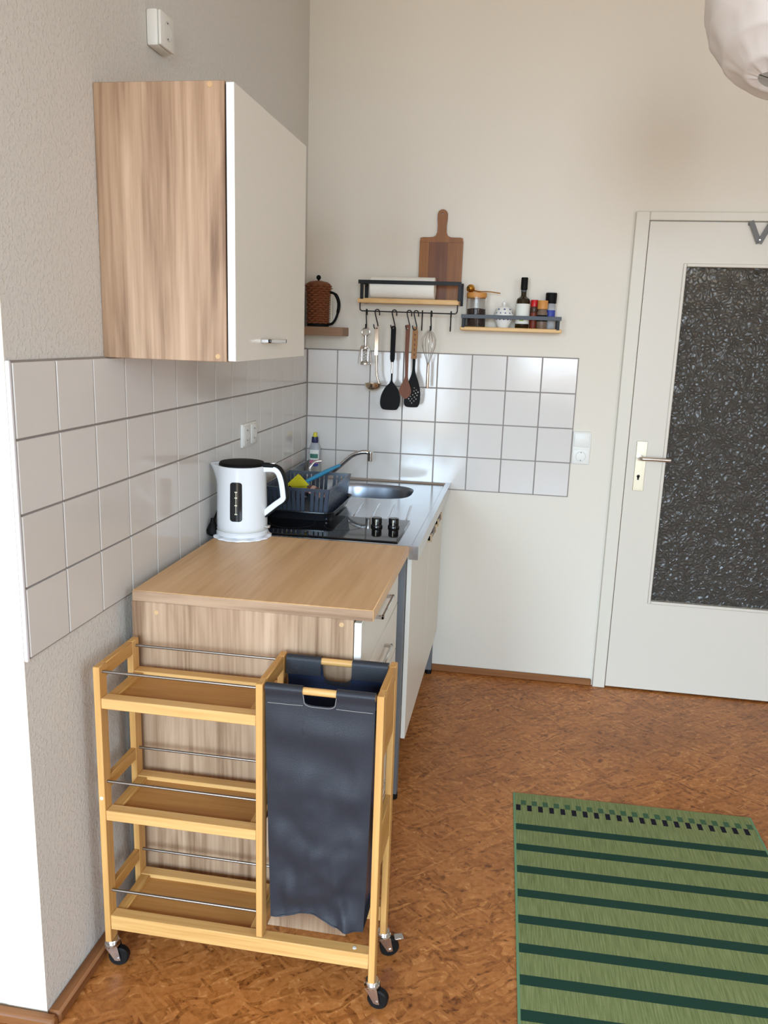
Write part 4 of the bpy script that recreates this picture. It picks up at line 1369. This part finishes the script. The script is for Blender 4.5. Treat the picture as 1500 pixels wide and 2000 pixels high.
# corkscrew
cs = thing('corkscrew', 'silver winged corkscrew hanging at the left end of the hook bar', 'corkscrew', (.294, YU, 1.43))
x = .294
ringp = [(x + .017 * math.cos(2 * PI * i / 24), YU, 1.577 + .0165 * math.sin(2 * PI * i / 24)) for i in range(24)]
obj('head_ring', MB().tube(ringp, .0035, 8, closed=True), 'chrome', cs)
obj('shaft', MB().cyl((x, YU, 1.562), (x, YU, 1.505), .0045).cyl((x, YU, 1.548), (x, YU, 1.530), .0065), 'chrome', cs)
mb = MB().lathe([(.013, 0), (.0135, .006), (.010, .012)], (x, YU, 1.506), 20).lathe([(.019, 0), (.020, .004), (.019, .010), (.014, .016), (.011, .017)], (x, YU, 1.436), 24)
for s_ in (-1, 1):
    mb.rbox(x + s_ * .0135 - .0025, x + s_ * .0135 + .0025, YU - .004, YU + .004, 1.446, 1.512, .001)
obj('frame', mb, 'chrome', cs)
obj('worm', MB().tube([(x + .0055 * math.cos(t * .8), YU + .0055 * math.sin(t * .8), 1.506 - t * .0016) for t in range(36)], .0017, 6), 'chrome', cs)
for s_ in (-1, 1):
    obj('wing', MB().tube(spline([(x + s_ * .010, YU - .004, 1.518), (x + s_ * .020, YU - .005, 1.500), (x + s_ * .026, YU - .005, 1.465), (x + s_ * .028, YU - .005, 1.440)], 5), [.0045] * 5 + [.003] * 11, 8), 'chrome', cs)
# ladle
la = thing('ladle', 'steel ladle with a round bowl hanging beside the corkscrew', 'ladle', (.345, YU, 1.33))
obj('grip', MB().plate(rrect(.336, .351, 1.478, 1.603, .006), [[(.3435 + .0035 * math.cos(-t), 1.5945 + .0035 * math.sin(-t)) for t in [2 * PI * i / 10 for i in range(10)]]], lambda a, b: (a, YU - .003, b), (0, .006, 0)), 'ladle', la)
obj('stem', MB().tube(spline([(.344, YU, 1.482), (.346, YU, 1.44), (.348, YU, 1.40), (.3535, YU, 1.375), (.363, YU, 1.350)], 6), [.004] * 25, 10), 'ladle', la)
obj('bowl', MB().lathe([(.036, .020), (.0335, .006), (.026, -.006), (.014, -.0125), (0, -.0145), (0, -.0125), (.0135, -.0105), (.0245, -.0045), (.0318, .0065), (.0345, .020), (.036, .020)], (.3335, YU - .004, 1.338), 32), 'ladle', la)
# turner
tu = thing('turner', 'black kitchen turner with a broad solid blade', 'turner', (.415, YU, 1.245))
obj('grip', MB().plate([(.406, 1.597), (.408, 1.604), (.414, 1.607), (.421, 1.607), (.426, 1.602), (.427, 1.594), (.4265, 1.55), (.4255, 1.465), (.421, 1.452), (.410, 1.452), (.406, 1.465)], [[(.4165 + .004 * math.cos(-t), 1.5945 + .004 * math.sin(-t)) for t in [2 * PI * i / 10 for i in range(10)]]], lambda a, b: (a, YU - .005, b), (0, .010, 0)), 'black', tu)
obj('ferrule', MB().cyl((.4155, YU, 1.455), (.4155, YU, 1.404), .0046), 'chrome', tu)
bl = [(.4125, 1.410), (.4190, 1.410), (.4195, 1.375), (.425, 1.362), (.440, 1.345), (.452, 1.322), (.4575, 1.295), (.456, 1.270), (.448, 1.252), (.436, 1.2455), (.390, 1.2455), (.376, 1.252), (.369, 1.270), (.370, 1.295), (.377, 1.320), (.391, 1.345), (.407, 1.362), (.4120, 1.375)]
bl = [(p.x, p.z) for p in spline([(a, 0, b) for a, b in bl], 3)]
obj('blade', MB().plate(bl, [], lambda a, b: (a, YU - .002 - .010 * math.sin((1.41 - b) * 9), b), (0, .004, 0)), 'black', tu)
# wooden spoon
ws = thing('wooden_spoon', 'red-brown wooden spoon overlapping the black slotted spoon', 'spoon', (.48, YU, 1.29))
ol = [(.470, 1.612), (.487, 1.612), (.4885, 1.59), (.4875, 1.50), (.488, 1.42), (.489, 1.385), (.497, 1.360), (.5055, 1.335), (.504, 1.318), (.494, 1.305), (.482, 1.297), (.468, 1.306), (.455, 1.320), (.4525, 1.335), (.462, 1.360), (.474, 1.385), (.475, 1.42), (.471, 1.50)]
hole = [(.4775 + .0035 * math.cos(-t), 1.5965 + .0035 * math.sin(-t)) for t in [2 * PI * i / 10 for i in range(10)]]
obj('spoon_body', MB().plate([(p.x, p.z) for p in spline([(a, 0, b) for a, b in ol + [ol[0]]], 3)][:-1], [hole], lambda a, b: (a, YU - .012 + (0.012 * max(0, (b - 1.40) / .2)) - .003, b), (0, .006, 0)), 'spoonw', ws)
# slotted spoon
ss = thing('slotted_spoon', 'black slotted spoon with a golden wooden handle and round holes', 'spoon', (.51, YU, 1.26))
gp = [(.503, 1.603), (.511, 1.607), (.519, 1.603), (.5225, 1.585), (.5225, 1.53), (.520, 1.485), (.5225, 1.470), (.498, 1.470), (.4985, 1.485), (.4995, 1.53), (.5005, 1.585)]
obj('grip', MB().plate(gp, [[(.511 + .0036 * math.cos(-t), 1.5945 + .0036 * math.sin(-t)) for t in [2 * PI * i / 10 for i in range(10)]]], lambda a, b: (a, YU - .001, b), (0, .011, 0)), 'handlew', ss)
for k in range(5):
    zc = 1.572 - k * .021
    obj('carved_letter', MB().rbox(.5085, .5135, YU - .0016, YU - .0008, zc - .005, zc + .005, .0003), 'spoonw', ss)
ob = [(.5045, 1.474), (.5165, 1.474), (.5165, 1.430), (.521, 1.405), (.532, 1.375), (.541, 1.345), (.5445, 1.315), (.543, 1.285), (.537, 1.266), (.525, 1.2605), (.490, 1.2605), (.478, 1.266), (.4735, 1.280), (.475, 1.305), (.482, 1.340), (.492, 1.375), (.502, 1.405), (.505, 1.430)]
ob = [(p.x, p.z) for p in spline([(a, 0, b) for a, b in ob + [ob[0]]], 3)][:-1]
hl_ = []
for cx_, cz_ in ((.517, 1.345), (.526, 1.336), (.534, 1.327), (.516, 1.331), (.523, 1.322), (.530, 1.313), (.511, 1.315), (.519, 1.305), (.526, 1.297), (.501, 1.307), (.508, 1.297), (.517, 1.288), (.494, 1.297), (.501, 1.288), (.508, 1.279)):
    hl_.append([(cx_ + .0032 * math.cos(-t), cz_ + .0032 * math.sin(-t)) for t in [2 * PI * i / 8 for i in range(8)]])
obj('blade', MB().plate(ob, hl_, lambda a, b: (a, YU + .003 - .004 * math.sin((1.474 - b) * 8), b), (0, .0035, 0)), 'black', ss)
# whisk
wh = thing('whisk', 'steel balloon whisk hanging upside down by its wires', 'whisk', (.573, YU, 1.345))
for k in range(6):
    a = PI * k / 6 + .15
    pts = []
    for zz, w_ in ((1.448, .004), (1.475, .011), (1.51, .024), (1.54, .0305), (1.565, .027), (1.585, .015), (1.5935, 0)):
        pts.append((w_, zz))
    full = [(-w_, zz) for w_, zz in pts[:-1]] + [pts[-1]] + list(reversed(pts[:-1]))
    dz = -.004 * (k % 3)
    wob = spline([(.5725 + q * math.cos(a), YU + q * math.sin(a), zz + (dz if zz > 1.5 else 0)) for q, zz in full], 4)
    obj('wire_loop', MB().tube(wob, .0009, 5), 'chrome', wh)
obj('handle', MB().lathe([(.004, .108), (.0065, .100), (.0068, .01), (.006, 0), (0, 0)], (.5735, YU, 1.346), 18), 'ladle', wh)

# things on the upper shelf
pr = thing('paper_towel_roll', 'white kitchen paper roll lying on the hook shelf', 'paper roll', (.447, -.058, S1Z))
rc = (.307, -.0645, S1Z + .0470)
obj('paper', MB().lathe([(.018, 0), (.044, 0), (.0465, .002), (.0465, .276), (.044, .278), (.018, .278), (.018, 0)], rc, 40, 'x'), 'paper', pr)
obj('core', MB().lathe([(.0180, .001), (.0165, .001), (.0165, .277), (.0180, .277)], rc, 24, 'x'), 'cap', pr)
cb = thing('cutting_board', 'wooden cutting board with a handle leaning behind the paper roll', 'cutting board', (.598, -.02, S1Z))
def lean(a, b):
    return (a, -.0150 + .003 * ((b - S1Z) / .38), b)
cxm = .598
left = [(.5045, S1Z + .001), (.5045, 1.968)] + [(.5095, 1.979), (.516, 1.984)] + [(.560, 1.984), (.572, 1.990), (.578, 2.005), (.579, 2.03), (.5765, 2.06), (.5765, 2.075)]
top_ = arc(cxm, 2.077, .0215, 180, 0, 10)
outl = left + top_ + [(2 * cxm - a, b) for a, b in reversed(left)]
hh = [(cxm + .0035 * math.cos(-t), 2.082 + .0035 * math.sin(-t)) for t in [2 * PI * i / 12 for i in range(12)]]
bd = obj('board', MB().plate(outl, [hh], lean, (0, .010, 0)), 'walnut', cb)
def fr(a0, a1, b0, b1, mat, nm):
    obj(nm, MB().plate([(a0, b0), (a1, b0), (a1, b1), (a0, b1)], [], lambda a, b: (a, lean(a, b)[1] - .0006, b), (0, .0008, 0)), mat, bd, smooth=0)
fr(.505, .545, S1Z + .001, 1.962, 'acacia', 'light_stave')
fr(.628, .6915, S1Z + .001, 1.962, 'acacia', 'light_stave')
hdl = [(.560, 1.985), (.572, 1.991), (.5785, 2.006), (.5795, 2.03), (.577, 2.06), (.577, 2.075)] + arc(cxm, 2.077, .021, 180, 0, 10)
hdl = hdl + [(2 * cxm - a, b) for a, b in reversed(hdl[:6])] + [(.690, 1.982), (.690, 1.964), (.506, 1.964), (.506, 1.982)]
obj('handle_end', MB().plate(hdl, [hh], lambda a, b: (a, lean(a, b)[1] - .0006, b), (0, .0008, 0)), 'acacia', bd, smooth=0)

# ---------------------------------------------------------------- spice shelf
s2 = thing('spice_shelf', 'small wooden wall shelf with a grey rail holding jars', 'shelf', (.913, -.055, 1.597))
S2X0, S2X1, S2Z = .703, 1.128, 1.6135
obj('board', MB().rbox(S2X0, S2X1, -.110, -.001, S2Z - .016, S2Z, .003), 'pine', s2)
obj('rail', MB().rbox(S2X0 + .003, S2X1 - .004, -.1135, -.1105, 1.648, 1.664, .0006), 'railmet', s2)
for x in (S2X0 + .013, S2X1 - .016):
    mb = MB().rbox(x - .0015, x + .0015, -.1105, 0, 1.648, 1.664, .0005).rbox(x - .007, x + .007, -.004, 0, S2Z - .004, 1.664, .0006).rbox(x - .006, x + .006, -.1135, -.1105, S2Z - .004, 1.648, .0006)
    obj('bracket', mb, 'blackmet', s2)
def jar(name, label, cat, x, y):
    return thing(name, label, cat, (x, y, S2Z))
j = jar('coffee_jar', 'glass jar of ground coffee with a wooden lid', 'jar', .765, -.058)
c = (.765, -.058, S2Z + .0005)
obj('glass', MB().lathe([(0, 0), (.040, 0), (.042, .003), (.042, .122), (.0402, .122), (.0402, .004), (0, .0035)], c, 36), 'clear', j)
obj('coffee', MB().lathe([(0, .0042), (.0395, .0042), (.0395, .074), (.02, .078), (0, .079)], c, 36), 'coffee', j)
obj('lid', MB().lathe([(0, .118), (.0398, .118), (.0398, .1225), (.043, .1225), (.043, .140), (.041, .142), (0, .142)], c, 36), 'orange', j)
sc = thing('coffee_scoop', 'brass coffee scoop lying on top of the coffee jar', 'scoop', (.765, -.058, 1.757))
zsc = S2Z + .1428
obj('scoop_bowl', MB().lathe([(0, 0), (.010, .0015), (.0165, .008), (.018, .018), (.0165, .018), (.015, .009), (.009, .0035), (0, .002)], (.738, -.070, zsc), 28).ball((.738, -.070, zsc + .016), .0172, 20, 10), 'gold', sc)
obj('scoop_handle', MB().tube(spline([(.752, -.070, zsc + .008), (.775, -.068, zsc + .004), (.815, -.066, zsc + .0045), (.864, -.062, zsc - .001)], 5), [.003] * 6 + [.0022] * 10, 8), 'gold', sc)
j = jar('sugar_pot', 'blue and white porcelain pot with a knobbed lid', 'pot', .883, -.058)
c = (.883, -.058, S2Z + .0003)
obj('body', MB().lathe([(0, 0), (.024, 0), (.026, .004), (.034, .022), (.041, .044), (.0415, .054), (.036, .066), (.033, .068), (0, .068)], c, 36), 'porc', j)
ld = obj('lid', MB().lathe([(.0365, .066), (.037, .069), (.030, .080), (.016, .088), (.007, .090), (0, .090)], c, 32), 'porc', j)
obj('lid_knob', MB().lathe([(.005, .088), (.004, .092), (.008, .097), (.0085, .102), (.005, .108), (0, .110)], c, 16), 'porc', ld)
def ornament(parent, prof2, n_, size, h, off, nm='blue_ornament'):
    for k in range(n_):
        a = 2 * PI * k / n_ + off
        r = None
        for (r0, h0), (r1, h1) in zip(prof2, prof2[1:]):
            if h0 <= h <= h1:
                r = r0 + (r1 - r0) * (h - h0) / (h1 - h0)
                sl_ = Vector((r1 - r0, h1 - h0)).normalized()
        if r is None:
            continue
        er, et, ez = Vector((math.cos(a), math.sin(a), 0)), Vector((-math.sin(a), math.cos(a), 0)), Vector((0, 0, 1))
        ta = er * sl_.x + ez * sl_.y
        n3 = er * sl_.y - ez * sl_.x
        c3 = Vector(c) + er * r + ez * h + n3 * .0005
        mb = MB()
        ring = [c3 + (et * math.cos(t) * size + ta * math.sin(t) * size * .75) * (1 + .25 * math.sin(5 * t)) for t in [2 * PI * q / 15 for q in range(15)]]
        mb.add([c3 + n3 * .0006] + ring, [(0, q + 1, (q + 1) % 15 + 1) for q in range(15)])
        obj(nm, mb, 'cobalt', parent, smooth=0)
pb = [(.026, .004), (.034, .022), (.041, .044), (.0415, .054), (.036, .066)]
ornament(j, pb, 9, .0085, .043, .1)
ornament(j, pb, 14, .0030, .033, .3)
ornament(j, pb, 12, .0034, .060, .2)
ornament(ld, [(.037, .069), (.030, .080), (.016, .088)], 8, .0045, .0755, .1)
j = jar('oil_bottle', 'tall dark oil bottle with a white label on the spice shelf', 'bottle', .962, -.055)
c = (.962, -.055, S2Z + .0003)
obj('bottle_glass', MB().lathe([(0, 0), (.027, 0), (.029, .003), (.029, .112), (.026, .122), (.014, .130), (.0115, .136), (.0115, .178), (0, .178)], c, 36), 'oil', j)
obj('label', MB().lathe([(.0293, .018), (.0296, .0185), (.0296, .1005), (.0293, .101)], c, 36), 'label', j)
obj('label_print', MB().grid(lambda u, v: Vector((c[0] + .0301 * math.sin((u - .5) * .6 - .1), c[1] - .0301 * math.cos((u - .5) * .6 - .1), c[2] + .030 + .008 * v)), 6, 1), 'green', j)
obj('cap', MB().lathe([(.0118, .158), (.0142, .160), (.0142, .206), (.013, .209), (0, .209)], c, 24), 'black', j)
obj('neck_label', MB().lathe([(.0117, .150), (.0121, .1505), (.0121, .156), (.0117, .1565)], c, 24), 'railmet', j)
j = jar('paprika_jar', 'slim red-capped jar of paprika beside the oil bottle', 'jar', 1.010, -.038)
c = (1.010, -.038, S2Z + .0003)
obj('body', MB().lathe([(0, 0), (.0155, 0), (.0165, .003), (.0165, .088), (.014, .094), (0, .094)], c, 28), 'paprika', j)
obj('cap', MB().lathe([(.0158, .092), (.0160, .094), (.0160, .117), (.015, .119), (0, .119)], c, 28), 'red', j)
obj('neck_band', MB().lathe([(.0166, .066), (.0169, .0665), (.0169, .0895), (.0166, .09)], c, 28), 'handbrown', j)
j = jar('pepper_jar', 'spice jar with a wooden-coloured cap in front of the salt grinder', 'jar', 1.044, -.074)
c = (1.044, -.074, S2Z + .0003)
obj('body', MB().lathe([(0, 0), (.020, 0), (.0215, .003), (.0215, .066), (.017, .076), (.016, .084), (0, .084)], c, 30), 'pepper', j)
obj('band', MB().lathe([(.0217, .030), (.0220, .0305), (.0220, .056), (.0217, .0565)], c, 30), 'black', j)
obj('cap', MB().lathe([(.0195, .080), (.0215, .082), (.0215, .114), (.020, .116), (0, .116)], c, 30), 'orange', j)
j = jar('salt_grinder', 'spice grinder with a tall black cap and blue label', 'grinder', 1.078, -.036)
c = (1.078, -.036, S2Z + .0003)
obj('body', MB().lathe([(0, 0), (.019, 0), (.0205, .003), (.0205, .098), (.017, .106), (0, .106)], c, 30), 'soapb', j)
obj('salt', MB().lathe([(0, .003), (.0192, .003), (.0192, .090), (0, .090)], c, 30), 'label', j)
obj('label', MB().lathe([(.0207, .035), (.0209, .0355), (.0209, .078), (.0207, .0785)], c, 30), 'bluelab', j)
obj('cap', MB().lathe([(.0215, .106), (.0225, .108), (.0235, .146), (.022, .150), (0, .150)], c, 30), 'black', j)

# ---------------------------------------------------------------- paper lantern
ln = thing('paper_lantern', 'white crumpled paper lantern hanging at the top right', 'lamp', (1.50, -1.655, 2.09))
LC = Vector((1.505, -1.655, 2.292))
LR = .200
tilt = Matrix.Rotation(R(19), 3, 'Y') @ Matrix.Rotation(R(-14), 3, 'X')
nr = 9
vs_, n_, m_ = [], 72, 108
for jx in range(m_ + 1):
    t = .13 + (PI - .26) * jx / m_
    for i in range(n_):
        a = 2 * PI * i / n_
        ph = (jx / m_ * nr + i / n_) % 1.0        # wire runs in a spiral
        sag = -.0055 * math.sin(PI * ph) ** .8
        p = Vector((math.sin(t) * math.cos(a), math.sin(t) * math.sin(a), math.cos(t)))
        cr = .0045 * (nz(p.x * 4, p.y * 4, p.z * 4)) + .0028 * math.sin(PI * ph) * nz(a * 5, jx * .02, 3)
        r = LR * (1 + 0) + sag + cr
        vs_.append(LC + tilt @ (p * r))
fs = [(jx * n_ + i, jx * n_ + (i + 1) % n_, (jx + 1) * n_ + (i + 1) % n_, (jx + 1) * n_ + i) for jx in range(m_) for i in range(n_)]
obj('paper_shade', MB().add(vs_, fs), 'lantern', ln, smooth=60)
sp_ = []
for q in range(nr * 48 + 1):
    f = q / (nr * 48)
    t = .13 + (PI - .26) * f
    a = -2 * PI * nr * f
    p = Vector((math.sin(t) * math.cos(a), math.sin(t) * math.sin(a), math.cos(t)))
    sp_.append(LC + tilt @ (p * (LR - .0062)))
obj('wire_spiral', MB().tube(sp_, .0011, 5), 'vmetal', ln)
obj('cord', MB().cyl(LC + Vector((0, 0, .12)), (LC.x, LC.y, CZ), .003, n=8), 'label', ln)
obj('ceiling_rose', MB().lathe([(.045, 0), (.04, -.02), (.01, -.03), (0, -.03)], (LC.x, LC.y, CZ), 24), 'label', ln)
